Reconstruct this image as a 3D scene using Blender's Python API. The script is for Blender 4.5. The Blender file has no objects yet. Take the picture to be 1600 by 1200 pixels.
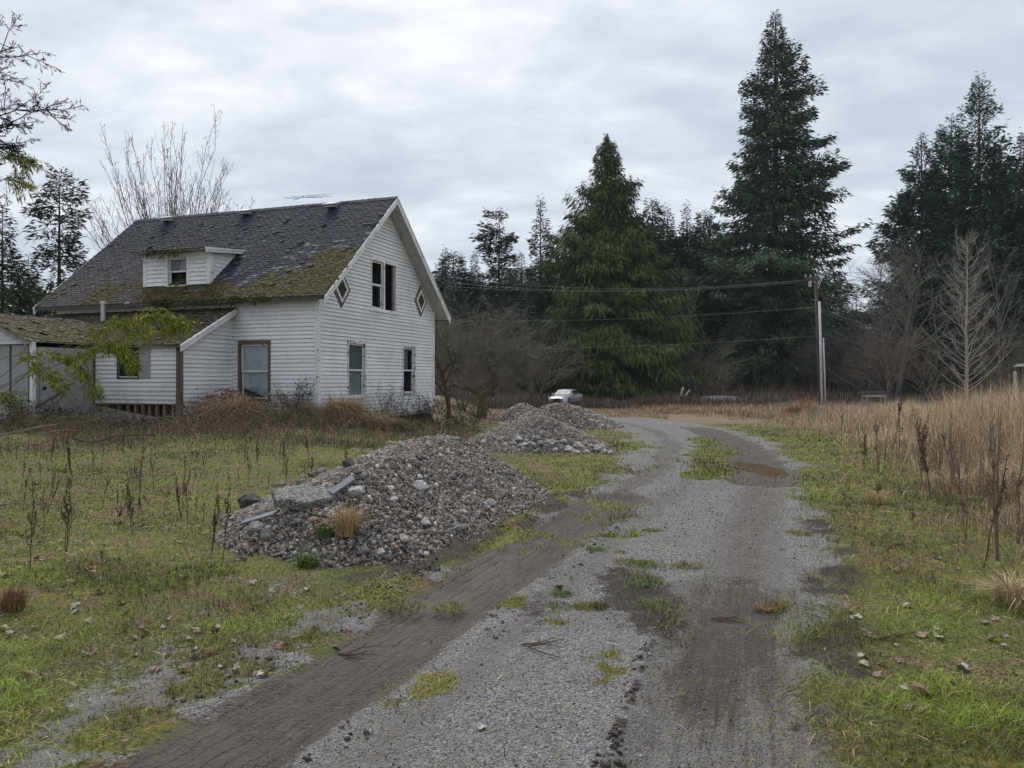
import bpy, math, random
import numpy as np
from mathutils import Vector
S = bpy.context.scene
COL = S.collection
F, HY, CZ = 1220.0, 594.0, 1.6          # focal length and horizon of the photograph in its pixels, eye height
rng = np.random.default_rng(7)
random.seed(7)
PI = math.pi

# ------------------------------------------------------------------ noise
def _h(ix, iy, s):
    n = (ix.astype(np.int64) * 374761393 + iy.astype(np.int64) * 668265263 + s * 1274126177) & 0x7fffffff
    n = ((n ^ (n >> 13)) * 1274126177) & 0x7fffffff
    n = n ^ (n >> 16)
    return (n & 0xffff) / 65535.0
def vnoise(x, y, s=0):
    x = np.asarray(x, float); y = np.asarray(y, float)
    ix = np.floor(x); iy = np.floor(y); fx = x - ix; fy = y - iy
    fx = fx * fx * (3 - 2 * fx); fy = fy * fy * (3 - 2 * fy)
    a = _h(ix, iy, s); b = _h(ix + 1, iy, s); c = _h(ix, iy + 1, s); d = _h(ix + 1, iy + 1, s)
    return (a + (b - a) * fx) * (1 - fy) + (c + (d - c) * fx) * fy
def fbm(x, y, s=0, o=4):
    r = 0; a = .5; t = 0
    for i in range(o):
        r = r + a * vnoise(np.asarray(x) * 2 ** i, np.asarray(y) * 2 ** i, s + i * 17); t += a; a *= .5
    return r / t
def sst(a, b, x):
    t = np.clip((np.asarray(x, float) - a) / (b - a), 0, 1)
    return t * t * (3 - 2 * t)

# ------------------------------------------------------------------ objects
def link(o, parent=None):
    COL.objects.link(o)
    if parent is not None: o.parent = parent
    return o
def tag(o, label=None, cat=None, group=None, kind=None):
    if label: o['label'] = label
    if cat: o['category'] = cat
    if group: o['group'] = group
    if kind: o['kind'] = kind
    return o
def empty(name, loc=(0, 0, 0), rz=0, label=None, cat=None, group=None):
    o = bpy.data.objects.new(name, None); link(o)
    o.location = loc; o.rotation_euler = (0, 0, rz); o.empty_display_size = .2
    return tag(o, label, cat, group)
def copy_tree(o, parent=None):
    c = o.copy(); COL.objects.link(c)
    if parent is not None: c.parent = parent
    for ch in list(o.children): copy_tree(ch, c)
    return c

def mesh_np(name, V, Fs, m, parent=None, col=None, smooth=False, attrs=None, loc=None):
    """V (n,3); Fs list of int arrays (k,3)/(k,4); col (n,3) point colours"""
    V = np.asarray(V, np.float32)
    if isinstance(Fs, np.ndarray): Fs = [Fs]
    me = bpy.data.meshes.new(name)
    tot = np.concatenate([np.full(len(f), f.shape[1], np.int32) for f in Fs])
    idx = np.concatenate([f.astype(np.int32).ravel() for f in Fs])
    me.vertices.add(len(V)); me.vertices.foreach_set('co', V.ravel())
    me.loops.add(len(idx)); me.loops.foreach_set('vertex_index', idx)
    me.polygons.add(len(tot))
    st = np.zeros(len(tot), np.int32); st[1:] = np.cumsum(tot)[:-1]
    me.polygons.foreach_set('loop_start', st)
    try: me.polygons.foreach_set('loop_total', tot)
    except Exception: pass
    me.polygons.foreach_set('use_smooth', np.full(len(tot), smooth, bool))
    if col is not None:
        a = me.attributes.new('Col', 'FLOAT_COLOR', 'POINT')
        c4 = np.ones((len(V), 4), np.float32); c4[:, :3] = col
        a.data.foreach_set('color', c4.ravel())
    for k, v in (attrs or {}).items():
        a = me.attributes.new(k, 'FLOAT', 'POINT'); a.data.foreach_set('value', np.asarray(v, np.float32))
    me.update(calc_edges=True)
    if m is not None: me.materials.append(m)
    o = bpy.data.objects.new(name, me); link(o, parent)
    if loc is not None: o.location = loc
    return o

class MB:
    """collects simple solids, then links them as one mesh"""
    def __init__(s): s.v = []; s.f = []; s.c = []
    def add(s, vs, fs, col=None):
        b = len(s.v); s.v += [tuple(v) for v in vs]; s.f += [tuple(i + b for i in f) for f in fs]
        s.c += [col or (1, 1, 1)] * len(vs); return s
    def box(s, x0, x1, y0, y1, z0, z1, col=None):
        return s.add([(x0, y0, z0), (x1, y0, z0), (x1, y1, z0), (x0, y1, z0), (x0, y0, z1), (x1, y0, z1), (x1, y1, z1), (x0, y1, z1)],
                     [(0, 3, 2, 1), (4, 5, 6, 7), (0, 1, 5, 4), (1, 2, 6, 5), (2, 3, 7, 6), (3, 0, 4, 7)], col)
    def bar(s, p, q, w, h, up=(0, 0, 1), col=None):
        p = Vector(p); q = Vector(q); d = (q - p).normalized(); up = Vector(up)
        a = d.cross(up)
        if a.length < 1e-4: a = d.cross(Vector((0, 1, 0)))
        a.normalize(); b = a.cross(d)
        vs = []
        for e in (p, q):
            for i, j in ((-1, -1), (1, -1), (1, 1), (-1, 1)): vs.append(e + a * (w / 2 * i) + b * (h / 2 * j))
        return s.add(vs, [(0, 1, 2, 3), (7, 6, 5, 4), (0, 4, 5, 1), (1, 5, 6, 2), (2, 6, 7, 3), (3, 7, 4, 0)], col)
    def prism(s, poly, nrm, t, col=None):
        """extrude a 3-D polygon by t along nrm"""
        n = len(poly); nv = Vector(nrm) * t
        vs = [Vector(p) for p in poly]; vs = vs + [v + nv for v in vs]
        fs = [tuple(range(n - 1, -1, -1)), tuple(range(n, 2 * n))] + [(i, (i + 1) % n, n + (i + 1) % n, n + i) for i in range(n)]
        return s.add(vs, fs, col)
    def tube(s, pts, rad, n=8, cap=True, col=None):
        pts = [Vector(p) for p in pts]
        if not hasattr(rad, '__len__'): rad = [rad] * len(pts)
        rings = []
        for i, p in enumerate(pts):
            d = (pts[min(i + 1, len(pts) - 1)] - pts[max(i - 1, 0)]).normalized()
            a = d.cross(Vector((0, 0, 1))) if abs(d.z) < .95 else d.cross(Vector((0, 1, 0)))
            a.normalize(); b = d.cross(a)
            rings += [p + (a * math.cos(2 * PI * k / n) + b * math.sin(2 * PI * k / n)) * rad[i] for k in range(n)]
        fs = [(i * n + k, i * n + (k + 1) % n, (i + 1) * n + (k + 1) % n, (i + 1) * n + k) for i in range(len(pts) - 1) for k in range(n)]
        if cap: fs += [tuple(range(n - 1, -1, -1)), tuple(range((len(pts) - 1) * n, len(pts) * n))]
        return s.add(rings, fs, col)
    def build(s, name, m, parent=None, smooth=False, colors=False, bevel=0):
        me = bpy.data.meshes.new(name); me.from_pydata(s.v, [], s.f); me.update()
        if smooth: me.polygons.foreach_set('use_smooth', [True] * len(me.polygons))
        if colors:
            a = me.attributes.new('Col', 'FLOAT_COLOR', 'POINT')
            c4 = np.ones((len(s.v), 4), np.float32); c4[:, :3] = s.c
            a.data.foreach_set('color', c4.ravel())
        me.materials.append(m)
        o = bpy.data.objects.new(name, me); link(o, parent)
        if bevel:
            b = o.modifiers.new('b', 'BEVEL'); b.width = bevel; b.segments = 2; b.limit_method = 'ANGLE'
        return o

# ------------------------------------------------------------------ materials
class NT:
    def __init__(s, name):
        s.m = bpy.data.materials.new(name); s.m.use_nodes = True
        s.t = s.m.node_tree; s.n = s.t.nodes; s.b = s.n['Principled BSDF']; s.l = s.t.links
    def node(s, t, **kw):
        n = s.n.new(t)
        for k, v in kw.items():
            if k.startswith('i_'):
                k2 = k[2:]; n.inputs[int(k2) if k2.isdigit() else k2].default_value = v
            else: setattr(n, k, v)
        return n
    def set(s, inp, v):
        if hasattr(v, 'is_linked') or isinstance(v, bpy.types.NodeSocket): s.l.new(v, inp)
        else:
            if hasattr(inp.default_value, '__len__') and not hasattr(v, '__len__'): v = (v, v, v, 1)[:len(inp.default_value)]
            elif hasattr(v, '__len__') and len(v) == 3 and len(inp.default_value) == 4: v = (*v, 1)
            inp.default_value = v
    def coord(s, kind='Object'): return s.node('ShaderNodeTexCoord').outputs[kind]
    def noise(s, scale, detail=4, rough=.55, vec=None, dim='3D'):
        n = s.node('ShaderNodeTexNoise'); n.inputs['Scale'].default_value = scale; n.inputs['Detail'].default_value = detail
        n.inputs['Roughness'].default_value = rough
        s.l.new(vec if vec is not None else s.coord(), n.inputs['Vector']); return n.outputs['Fac']
    def scaled(s, vec, sc):
        n = s.node('ShaderNodeMapping'); s.l.new(vec, n.inputs['Vector']); n.inputs['Scale'].default_value = sc; return n.outputs['Vector']
    def vor(s, scale, vec=None, out='Color', feature='F1'):
        n = s.node('ShaderNodeTexVoronoi'); n.feature = feature; n.inputs['Scale'].default_value = scale
        s.l.new(vec if vec is not None else s.coord(), n.inputs['Vector']); return n.outputs[out], n
    def ramp(s, fac, stops, interp='LINEAR'):
        n = s.node('ShaderNodeValToRGB'); n.color_ramp.interpolation = interp
        e = n.color_ramp.elements
        while len(e) < len(stops): e.new(.5)
        for i, (p, c) in enumerate(stops):
            e[i].position = p; e[i].color = (*c, 1) if hasattr(c, '__len__') else (c, c, c, 1)
        s.l.new(fac, n.inputs['Fac']); return n.outputs['Color']
    def mix(s, fac, a, b, mode='MIX'):
        n = s.node('ShaderNodeMix'); n.data_type = 'RGBA'; n.blend_type = mode
        s.set(n.inputs['Factor'], fac); s.set(n.inputs[6], a); s.set(n.inputs[7], b); return n.outputs[2]
    def math(s, op, a, b=None, c=None, clamp=False):
        n = s.node('ShaderNodeMath', operation=op, use_clamp=clamp)
        s.set(n.inputs[0], a)
        if b is not None: s.set(n.inputs[1], b)
        if c is not None: s.set(n.inputs[2], c)
        return n.outputs[0]
    def mapr(s, v, a, b, c=0., d=1.):
        n = s.node('ShaderNodeMapRange', interpolation_type='SMOOTHSTEP')
        s.set(n.inputs[0], v); n.inputs[1].default_value = a; n.inputs[2].default_value = b; n.inputs[3].default_value = c; n.inputs[4].default_value = d
        return n.outputs[0]
    def attr(s, name, out='Fac'): return s.node('ShaderNodeAttribute', attribute_name=name).outputs[out]
    def bump(s, h, strength=.5, dist=.01, prev=None):
        n = s.node('ShaderNodeBump'); n.inputs['Strength'].default_value = strength; n.inputs['Distance'].default_value = dist
        s.l.new(h, n.inputs['Height'])
        if prev is not None: s.l.new(prev, n.inputs['Normal'])
        s.l.new(n.outputs[0], s.b.inputs['Normal']); return n.outputs[0]
    def col(s, c): s.set(s.b.inputs['Base Color'], c); return s
    def rough(s, r): s.set(s.b.inputs['Roughness'], r); return s

def simple(name, c, rough=.8, var=.25, scale=6, metal=0, bump=0, bscale=60):
    t = NT(name); n = t.noise(scale)
    t.col(t.ramp(n, [(.3, tuple(x * (1 - var) for x in c)), (.7, tuple(min(1, x * (1 + var)) for x in c))])); t.rough(rough)
    t.b.inputs['Metallic'].default_value = metal
    if bump: t.bump(t.noise(bscale), bump, .01)
    return t.m
def attr_mat(name, rough=.8, spec=.3, scale=30, var=.25, bump=0, bscale=40, transl=0):
    t = NT(name); c = t.attr('Col', 'Color')
    n = t.noise(scale, 3)
    t.col(t.mix(1., c, t.ramp(n, [(.3, 1 - var), (.7, 1 + var * .6)]), 'MULTIPLY')); t.rough(rough)
    t.b.inputs['Specular IOR Level'].default_value = spec
    if bump: t.bump(t.noise(bscale, 5), bump, .02)
    return t.m
M = {}
M['leaf'] = attr_mat('foliage', .75, .25, 1.2, .35)
M['grassblade'] = attr_mat('grass_blades', .7, .2, 3, .25)
M['stone'] = attr_mat('stones', .85, .3, 35, .35, .5, 50)
M['roofing'] = attr_mat('roof_shingles', .85, .25, 18, .35, .5, 60)
M['rock'] = attr_mat('rock', .9, .2, 12, .5, .8, 18)
M['twig'] = attr_mat('twigs', .9, .15, 8, .3)

def bark(name, a, b, sc=(9, 9, 1.6)):
    t = NT(name); v = t.scaled(t.coord(), sc); n = t.noise(1.5, 6, .65, v)
    t.col(t.ramp(n, [(.3, a), (.7, b)])); t.rough(.95); t.bump(n, .8, .05); return t.m
M['bark'] = bark('bark', (.02, .016, .013), (.075, .06, .05))
M['redbark'] = bark('cedar_bark', (.02, .012, .01), (.075, .045, .035))
M['greybark'] = bark('grey_bark', (.05, .045, .04), (.15, .13, .115))
M['palebark'] = bark('pale_bark', (.16, .15, .13), (.45, .42, .38))
M['mossbark'] = bark('mossy_bark', (.02, .02, .013), (.12, .11, .06))

# ------------------------------------------------------------------ terrain
def base_z(x, y):
    x = np.asarray(x, float); y = np.asarray(y, float)
    b = -.9 * sst(14, 66, y)
    b = b + .35 * sst(8, 30, x) * sst(12, 40, y)
    w = sst(-2.0, -6.5, x) * sst(12, 20, y)
    return b * (1 - w) + .26 * w
def at_ground(px, py):
    z = 0.
    for _ in range(30):
        d = F * (CZ - z) / (py - HY); x = (px - 800) / F * d; z = float(base_z(x, d))
    return x, d
def P(px, py, d): return Vector(((px - 800) / F * d, d, CZ + (HY - py) / F * d))
def pl(px): return np.array([at_ground(*p) for p in px])
def seg_dist(x, y, pts):
    """distance to a polyline, side-signed distance and length along it"""
    best = np.full(x.shape, 1e9); sd = np.zeros(x.shape); al = np.zeros(x.shape); acc = 0
    for a, b in zip(pts[:-1], pts[1:]):
        d = b - a; L = math.hypot(*d); ux, uy = d / L
        t = np.clip((x - a[0]) * ux + (y - a[1]) * uy, 0, L)
        dx = x - a[0] - t * ux; dy = y - a[1] - t * uy; dd = np.hypot(dx, dy)
        m = dd < best; best = np.where(m, dd, best); al = np.where(m, acc + t, al)
        sd = np.where(m, ((x - a[0]) * uy - (y - a[1]) * ux), sd); acc += L
    return best, sd, al
def in_poly(x, y, pts):
    c = np.zeros(x.shape, bool); n = len(pts)
    for i in range(n):
        x0, y0 = pts[i]; x1, y1 = pts[(i + 1) % n]
        cr = ((y0 > y) != (y1 > y)) & (x < (x1 - x0) * (y - y0) / (y1 - y0 + 1e-12) + x0); c ^= cr
    return c
def sdist(x, y, pts):
    d, _, _ = seg_dist(x, y, np.vstack([pts, pts[:1]]))
    return np.where(in_poly(x, y, pts), d, -d)

GRAV = np.vstack([[[-2.6, -6], [-2.5, 0]], pl([(40, 1300), (240, 1205), (400, 1108), (560, 1012), (735, 905), (850, 815), (930, 760), (985, 735), (1010, 700), (985, 675), (930, 662), (925, 652),
                  (1000, 653), (1075, 660), (1150, 672), (1205, 695), (1238, 730), (1265, 790), (1290, 850), (1290, 920), (1275, 1000), (1300, 1100), (1345, 1260)]), [[1.45, 0], [1.5, -6]]])
TRK_L = np.vstack([[[-2.9, .6]], pl([(230, 1240), (330, 1180), (560, 1040), (760, 905), (880, 830), (965, 778)])])
TRK_L2 = pl([(965, 778), (1030, 728), (1048, 695), (1030, 676), (980, 662), (940, 656)])
TRK_R = np.vstack([[[.75, .5]], pl([(1118, 1260), (1135, 1100), (1142, 985), (1150, 925)])])
TRK_R2 = pl([(1150, 925), (1168, 850), (1186, 780), (1192, 745)])
TRK_R3 = pl([(1192, 752), (1188, 728), (1168, 705), (1135, 684), (1090, 668)])
GREEN = pl([(1062, 748), (1145, 748), (1152, 706), (1112, 682), (1080, 684), (1068, 705)])
PUD = np.array(at_ground(1188, 728))
PILES = [  # centre x, y, half-widths, height, seed
    ('a', -1.3, 9.3, 2.3, 2.95, .98), ('b', .60, 18.6, 1.55, 1.45, .86), ('c', 1.85, 29.5, 1.85, 1.9, 1.02), ('d', .5, 39., 1.2, 1.4, .95)]

def ground_masks(x, y):
    wob = (fbm(x * 1.3, y * 1.3, 3, 5) - .5) * 1.0 * np.clip(y / 8, .6, 2.0) + (fbm(x * 4, y * 4, 9, 5) - .5) * .7
    sg = sdist(x, y, GRAV)
    grav = sst(-.42, .36, sg + wob * .8)
    # the ragged left verge: patches of gravel through moss
    lv = sst(-2.3, -.3, sg) * (1 - sst(7, 8.5, y)) * (x < 0)
    grav = np.maximum(grav, lv * sst(.36, .60, .6 * fbm(x * 2.9, y * 2.5, 21, 5) + .4 * fbm(x * 11, y * 9, 23, 3)) * .85)
    edge = sst(.55, .0, sg) * (x < 0) * (y < 9)
    grav = grav * (1 - edge * sst(.38, .60, fbm(x * 1.7, y * 1.7, 31, 5)) * .95)
    dl, sl, al = seg_dist(x, y, TRK_L)
    dl2, _, _ = seg_dist(x, y, TRK_L2); dr, sr, ar = seg_dist(x, y, TRK_R); dr2, _, _ = seg_dist(x, y, TRK_R2); dr3, sr3, ar3 = seg_dist(x, y, TRK_R3)
    w2 = wob * .25
    wl = .32 + .10 * np.clip(y - 4, 0, 6) / 6
    strl = .62 + .75 * fbm(al * .8, sl * 7, 13, 3) * (.6 + .8 * fbm(x * 2.1, y * 2.1, 15)); strr = .30 + 1.05 * fbm(ar * .9 + 3, sr * 6, 14, 4)
    ml = sst(wl + .14, wl - .12, dl + w2 * .8) * np.clip(strl, 0, 1); mr = sst(.44, .18, dr + w2 * .9) * np.clip(strr, 0, 1)
    mud = np.maximum.reduce([ml, sst(.45, .1, dl2 + w2) * .55, mr * (.12 + .8 * sst(3.2, 4.4, y)), sst(.35, .1, dr2 + w2) * .45, sst(.75, .35, dr3 + w2)])
    # darker churned soil between the heap and the left rut, and on the right verge
    chs = sst(.62, .2, np.abs(sl + .85) + (dl > 1.7) * 3) * sst(5.6, 7, y) * sst(11.5, 10, y) * sst(.36, .6, fbm(x * 2.4, y * 2.4, 5, 5)) * 1.35
    rv = sst(.55, .0, np.abs(sg + .05)) * (x > 0) * sst(.46, .66, fbm(x * 2.2, y * 2.2, 77, 5)) * (y < 9) * .9
    cx, cy = at_ground(1000, 935)
    mid = sst(1.15, .2, np.hypot((x - cx) / .42, (y - cy) / 1.4) + wob * .6)
    cx2, cy2 = at_ground(835, 950)
    mid2 = sst(1.2, .1, np.hypot((x - cx2) / .3, (y - cy2) / .9) + wob * .6)
    soil = np.maximum.reduce([chs * .9, rv * .85, mid * .85, mid2 * .6, sst(.055, .0, np.abs(sr + .45) + (dr > 1) * 2 + (fbm(x * 6, y * 3, 66) - .5) * .10) * sst(5.4, 4.9, y) * .62])
    grit = np.maximum.reduce([sst(.34, .08, np.abs(sl + .72) + wob * .2) * sst(8.5, 6.5, y), sst(.3, .05, np.abs(sl - .62) + wob * .2) * .7, sst(.62, .3, dr + wob * .2), sst(.5, .2, dr2 + wob * .2) * .8]) * (x * 0 + 1)
    grn = sst(-.3, .4, sdist(x, y, GREEN) + wob * .6)
    grav = grav * (1 - grn); mud = mud * (1 - grn * .8)
    # tufts growing through the gravel
    tuft = sst(.66, .72, fbm(x * 1.7 + 9, y * 1.7, 55)) * sst(1.3, .5, np.abs(x - (.15 + .09 * (y - 3)))) * (y < 14) * .9
    tread = np.maximum(ml * (dl < .5), 0) + mr + sst(.6, .4, dr3) * .8
    tu = np.where(mr > .1, sr, np.where(dr3 < .7, sr3, sl)); ta = np.where(mr > .1, ar, np.where(dr3 < .7, ar3, al))
    return dict(grit=grit, grav=grav, mud=mud, soil=soil, grn=grn, tuft=tuft, tread=np.clip(tread, 0, 1), tu=tu, ta=ta, sg=sg, dl=dl, sl=sl, dr=dr, dr3=dr3, dr2=dr2)

def ground_z(x, y, mk=None, fine=True):
    x = np.asarray(x, float); y = np.asarray(y, float)
    z = base_z(x, y)
    if not fine: return z
    if mk is None: mk = ground_masks(np.atleast_1d(x), np.atleast_1d(y))
    near = 1 - sst(25, 60, y)
    g = np.clip(1 - np.maximum(mk['grav'], mk['mud']), 0, 1)
    z = z + ((fbm(x * .9, y * .9, 2) - .5) * .10 + (fbm(x * 4, y * 4, 4) - .5) * .05) * g * near
    z = z + (fbm(x * 6, y * 6, 8) - .5) * .018 * near
    # ruts with pushed-up rims
    rut = -.055 * sst(.42, .2, mk['dl']) + .045 * sst(.25, 0, np.abs(mk['dl'] - .62)) * (mk['sl'] < 0) * sst(4.5, 6, y) * (.4 + 1.2 * fbm(x * 5, y * 5, 61))
    rut = rut - .03 * sst(.4, .25, mk['dr']) + .02 * sst(.12, 0, np.abs(mk['dr'] - .46)) * (.5 + fbm(x * 6, y * 6, 63))
    rut = rut - .04 * sst(.8, .3, mk['dr3']) * (.4 + 1.2 * fbm(x * 3, y * 3, 65))
    rut = rut + mk['mud'] * (fbm(x * 9, y * 9, 71) - .5) * .05 + mk['soil'] * (fbm(x * 11, y * 11, 72) - .4) * .07
    z = z + rut * near
    pr = np.hypot((x - PUD[0]) / .36, (y - PUD[1]) / 1.25) + (fbm(x * 2.5, y * 1.2, 90) - .5) * .5
    z = z - .075 * sst(1.3, .5, pr)
    return z
def gz(x, y): return float(ground_z(np.array([x]), np.array([y]))[0])

def axis(lo, hi, d0, growth, dmax):
    a = [0.]
    while a[-1] < hi: a.append(a[-1] + min(dmax, d0 + growth * a[-1]))
    b = [0.]
    while b[-1] > lo: b.append(b[-1] - min(dmax, d0 + growth * -b[-1]))
    return np.array(b[::-1][:-1] + a)
xs = np.concatenate([np.arange(-5.2, 5.2, .05)])
r = [5.2]
while r[-1] < 420: r.append(r[-1] + min(12, .06 + (r[-1] - 5.2) * .028))
r = np.array(r); xs = np.concatenate([-r[::-1], xs[1:], r])
ys = [2.2]
while ys[-1] < 600: ys.append(ys[-1] + min(15, .04 + max(0, ys[-1] - 4) * .0085))
ys = np.concatenate([np.array([-40, -15, -6, -2, 0, 1, 1.6, 1.9]), np.array(ys)])
GX, GY = np.meshgrid(xs, ys); nx, ny = len(xs), len(ys)
gx, gy = GX.ravel(), GY.ravel()
mk = ground_masks(gx, gy)
gzv = ground_z(gx, gy, mk)
i = np.arange((ny - 1) * (nx - 1)); ii = (i // (nx - 1)) * nx + i % (nx - 1)
quads = np.stack([ii, ii + 1, ii + nx + 1, ii + nx], 1)
GV = np.stack([gx, gy, gzv], 1)

t = NT('ground_mix'); co = t.coord()
n1 = t.noise(1.1, 5, .6, co); n2 = t.noise(7, 5, .65, co); n3 = t.noise(38, 4, .7, co); n4 = t.noise(.35, 3, .5, co)
def edge(a, k=.5):  # mask with a ragged edge
    v = t.math('ADD', t.attr(a), t.math('MULTIPLY', t.math('SUBTRACT', t.mix(.5, n3, n2), .5), 2.6))
    return t.mapr(v, .34, .66)
vc, vn = t.vor(104, co); vd = vn.outputs['Distance']
vc2, vn2 = t.vor(78, co); vd2 = vn2.outputs['Distance']
sep = t.node('ShaderNodeSeparateColor'); t.l.new(vc, sep.inputs[0])
sep2 = t.node('ShaderNodeSeparateColor'); t.l.new(vc2, sep2.inputs[0])
gst = [(0, (.075, .076, .078)), (.3, (.15, .153, .158)), (.55, (.215, .217, .22)), (.75, (.285, .287, .285)), (.88, (.24, .21, .175)), (1, (.44, .435, .42))]
grav_c = t.mix(t.mapr(sep2.outputs[1], .62, .68), t.ramp(sep.outputs[0], gst), t.ramp(sep2.outputs[0], gst))
grav_c = t.mix(t.mapr(n1, .42, .68), grav_c, t.mix(.5, grav_c, (.17, .16, .145)))
grav_c = t.mix(edge('grit'), grav_c, t.mix(.72, grav_c, t.ramp(n2, [(.3, (.12, .108, .098)), (.7, (.20, .187, .172))])))
mud_c = t.ramp(n2, [(.25, (.030, .0235, .0185)), (.5, (.060, .048, .039)), (.78, (.14, .117, .098))])
soil_c = t.ramp(n3, [(.3, (.018, .0145, .012)), (.7, (.062, .05, .042))])
turf_a = t.ramp(n3, [(.34, (.022, .027, .008)), (.5, (.085, .10, .02)), (.72, (.20, .18, .05))])
turf_b = t.ramp(n3, [(.34, (.035, .025, .014)), (.5, (.115, .085, .045)), (.72, (.27, .21, .125))])
turf_m = t.ramp(n3, [(.3, (.08, .082, .010)), (.7, (.21, .19, .02))])
turf = t.mix(t.mapr(n1, .47, .66), turf_a, turf_b)
turf = t.mix(t.math('MULTIPLY', t.mapr(n2, .5, .6), t.mapr(n4, .38, .6)), turf, turf_m)
far_b = t.attr('far'); turf = t.mix(far_b, turf, (.16, .12, .075))
c = t.mix(edge('grav'), turf, grav_c)
mudm = t.math('MULTIPLY', edge('mud'), .94)
c = t.mix(mudm, c, mud_c)
soilm = t.math('MULTIPLY', edge('soil'), .92)
c = t.mix(soilm, c, soil_c)
c = t.mix(edge('grn'), c, t.mix(t.mapr(n2, .45, .7), turf_a, turf_m))
c = t.mix(t.math('MULTIPLY', edge('tuft'), .9), c, turf_m)
t.col(c)
t.rough(t.mix(mudm, .95, t.ramp(n2, [(.3, .42), (.6, .8)])))
t.b.inputs['Specular IOR Level'].default_value = .3
# heights: pebbles on gravel, lugs in the ruts, crumbs everywhere
tu = t.attr('tu'); ta = t.attr('ta')
cbx = t.node('ShaderNodeCombineXYZ'); t.l.new(t.math('MULTIPLY', ta, 1.6), cbx.inputs[0]); t.l.new(t.math('MULTIPLY', tu, 26.), cbx.inputs[1]); strk = t.noise(1., 5, .62, cbx.outputs[0])
cbl = t.node('ShaderNodeCombineXYZ'); t.l.new(t.math('MULTIPLY', ta, 30.), cbl.inputs[0]); t.l.new(t.math('MULTIPLY', tu, 22.), cbl.inputs[1]); lugn = t.noise(1., 2, .5, cbl.outputs[0])
lug = t.math('MULTIPLY', t.math('ADD', t.math('MULTIPLY', t.mapr(lugn, .35, .65), .35), t.math('ADD', t.math('MULTIPLY', strk, 1.6), t.math('MULTIPLY', t.mapr(t.math('SINE', t.math('ADD', t.math('MULTIPLY', tu, 74.), t.math('MULTIPLY', strk, .9))), -1., -.2), t.math('MULTIPLY', t.mapr(n1, .38, .58), .8)))), t.math('MULTIPLY', t.attr('tread'), 1.))
c = t.mix(t.math('MULTIPLY', t.math('MULTIPLY', t.attr('tread'), t.mapr(strk, .44, .64)), .75), c, t.mix(t.mapr(lugn, .3, .7), (.028, .022, .018), (.062, .05, .04))); t.col(c)
peb = t.math('MULTIPLY', t.math('SUBTRACT', 1., t.math('MULTIPLY', vd, 1.)), t.attr('grav'))
peb2 = t.math('MULTIPLY', t.math('MULTIPLY', t.math('SUBTRACT', 1., vd2), t.mapr(sep2.outputs[1], .62, .68)), t.attr('grav'))
hh = t.math('ADD', t.math('ADD', t.math('MULTIPLY', peb, .8), t.math('MULTIPLY', peb2, 1.2)), t.math('ADD', t.math('MULTIPLY', lug, .85), t.math('MULTIPLY', n3, 1.3)))
t.bump(hh, 1., .014)
M['ground'] = t.m

far = np.clip(sst(26, 40, gy) + sst(6, 9, gx + (12 - gy) * .25) * sst(8, 14, gy), 0, 1) * (1 - mk['grav']) * (1 - mk['grn'])
used_attr = dict(grit=mk['grit'], grav=mk['grav'], mud=mk['mud'], soil=mk['soil'], grn=mk['grn'], tuft=mk['tuft'], tread=mk['tread'], tu=mk['tu'], ta=mk['ta'], far=far)
sg_q = mk['sg'][quads].mean(1); drive = sg_q > 0
def sub_mesh(name, q):
    u, inv = np.unique(q.ravel(), return_inverse=True)
    o = mesh_np(name, GV[u], inv.reshape(-1, 4), M['ground'], smooth=True, attrs={k: v[u] for k, v in used_attr.items()})
    o['kind'] = 'structure'; return o
sub_mesh('ground', quads[~drive])
sub_mesh('gravel_drive', quads[drive])

# puddle: a flat sheet of brown water, its shore is where the hollow meets it
px_, py_ = np.meshgrid(np.linspace(-.8, .8, 90), np.linspace(-2.2, 2.2, 120)); wx_, wy_ = PUD[0] + px_.ravel(), PUD[1] + py_.ravel()
pz = float(base_z(PUD[0], PUD[1])) - .062; dep = ground_z(wx_, wy_) < pz + .012; dep &= np.hypot(px_.ravel() / .62, py_.ravel() / 1.8) < 1
ii = np.array([r_ * 90 + c_ for r_ in range(119) for c_ in range(89)]); pq = np.stack([ii, ii + 1, ii + 91, ii + 90], 1); pq = pq[dep[pq].all(1)]; u_, inv_ = np.unique(pq.ravel(), return_inverse=True)
t = NT('muddy_water'); t.col(t.ramp(t.noise(3), [(.3, (.14, .104, .07)), (.7, (.18, .135, .092))])); t.rough(.06); t.b.inputs['Specular IOR Level'].default_value = .5
o = mesh_np('puddle', np.stack([wx_, wy_, np.full(len(wx_), pz)], 1)[u_], inv_.reshape(-1, 4), t.m)
o['kind'] = 'structure'
DENOISE = True
# ------------------------------------------------------------------ camera, sky, sun
cam = bpy.data.cameras.new('camera'); cam.sensor_fit = 'HORIZONTAL'; cam.sensor_width = 36; cam.lens = 36 * F / 1600
cam.shift_y = -6 / 1600; cam.clip_end = 3000; cam.clip_start = .05
co_ = bpy.data.objects.new('camera', cam); link(co_); co_.location = (0, 0, CZ); co_.rotation_euler = (PI / 2, 0, 0); S.camera = co_
SUN = Vector((-.16, .62, .76)).normalized()
el = math.asin(SUN.z); az = math.atan2(SUN.x, SUN.y)
W = bpy.data.worlds.new('World'); S.world = W; W.use_nodes = True
nt = W.node_tree; N = nt.nodes; Lk = nt.links; bg = N['Background']
sky = N.new('ShaderNodeTexSky'); sky.sky_type = 'NISHITA'; sky.sun_disc = False; sky.sun_elevation = el; sky.sun_rotation = az
tc = N.new('ShaderNodeTexCoord'); sp = N.new('ShaderNodeSeparateXYZ'); Lk.new(tc.outputs['Generated'], sp.inputs[0])
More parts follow.
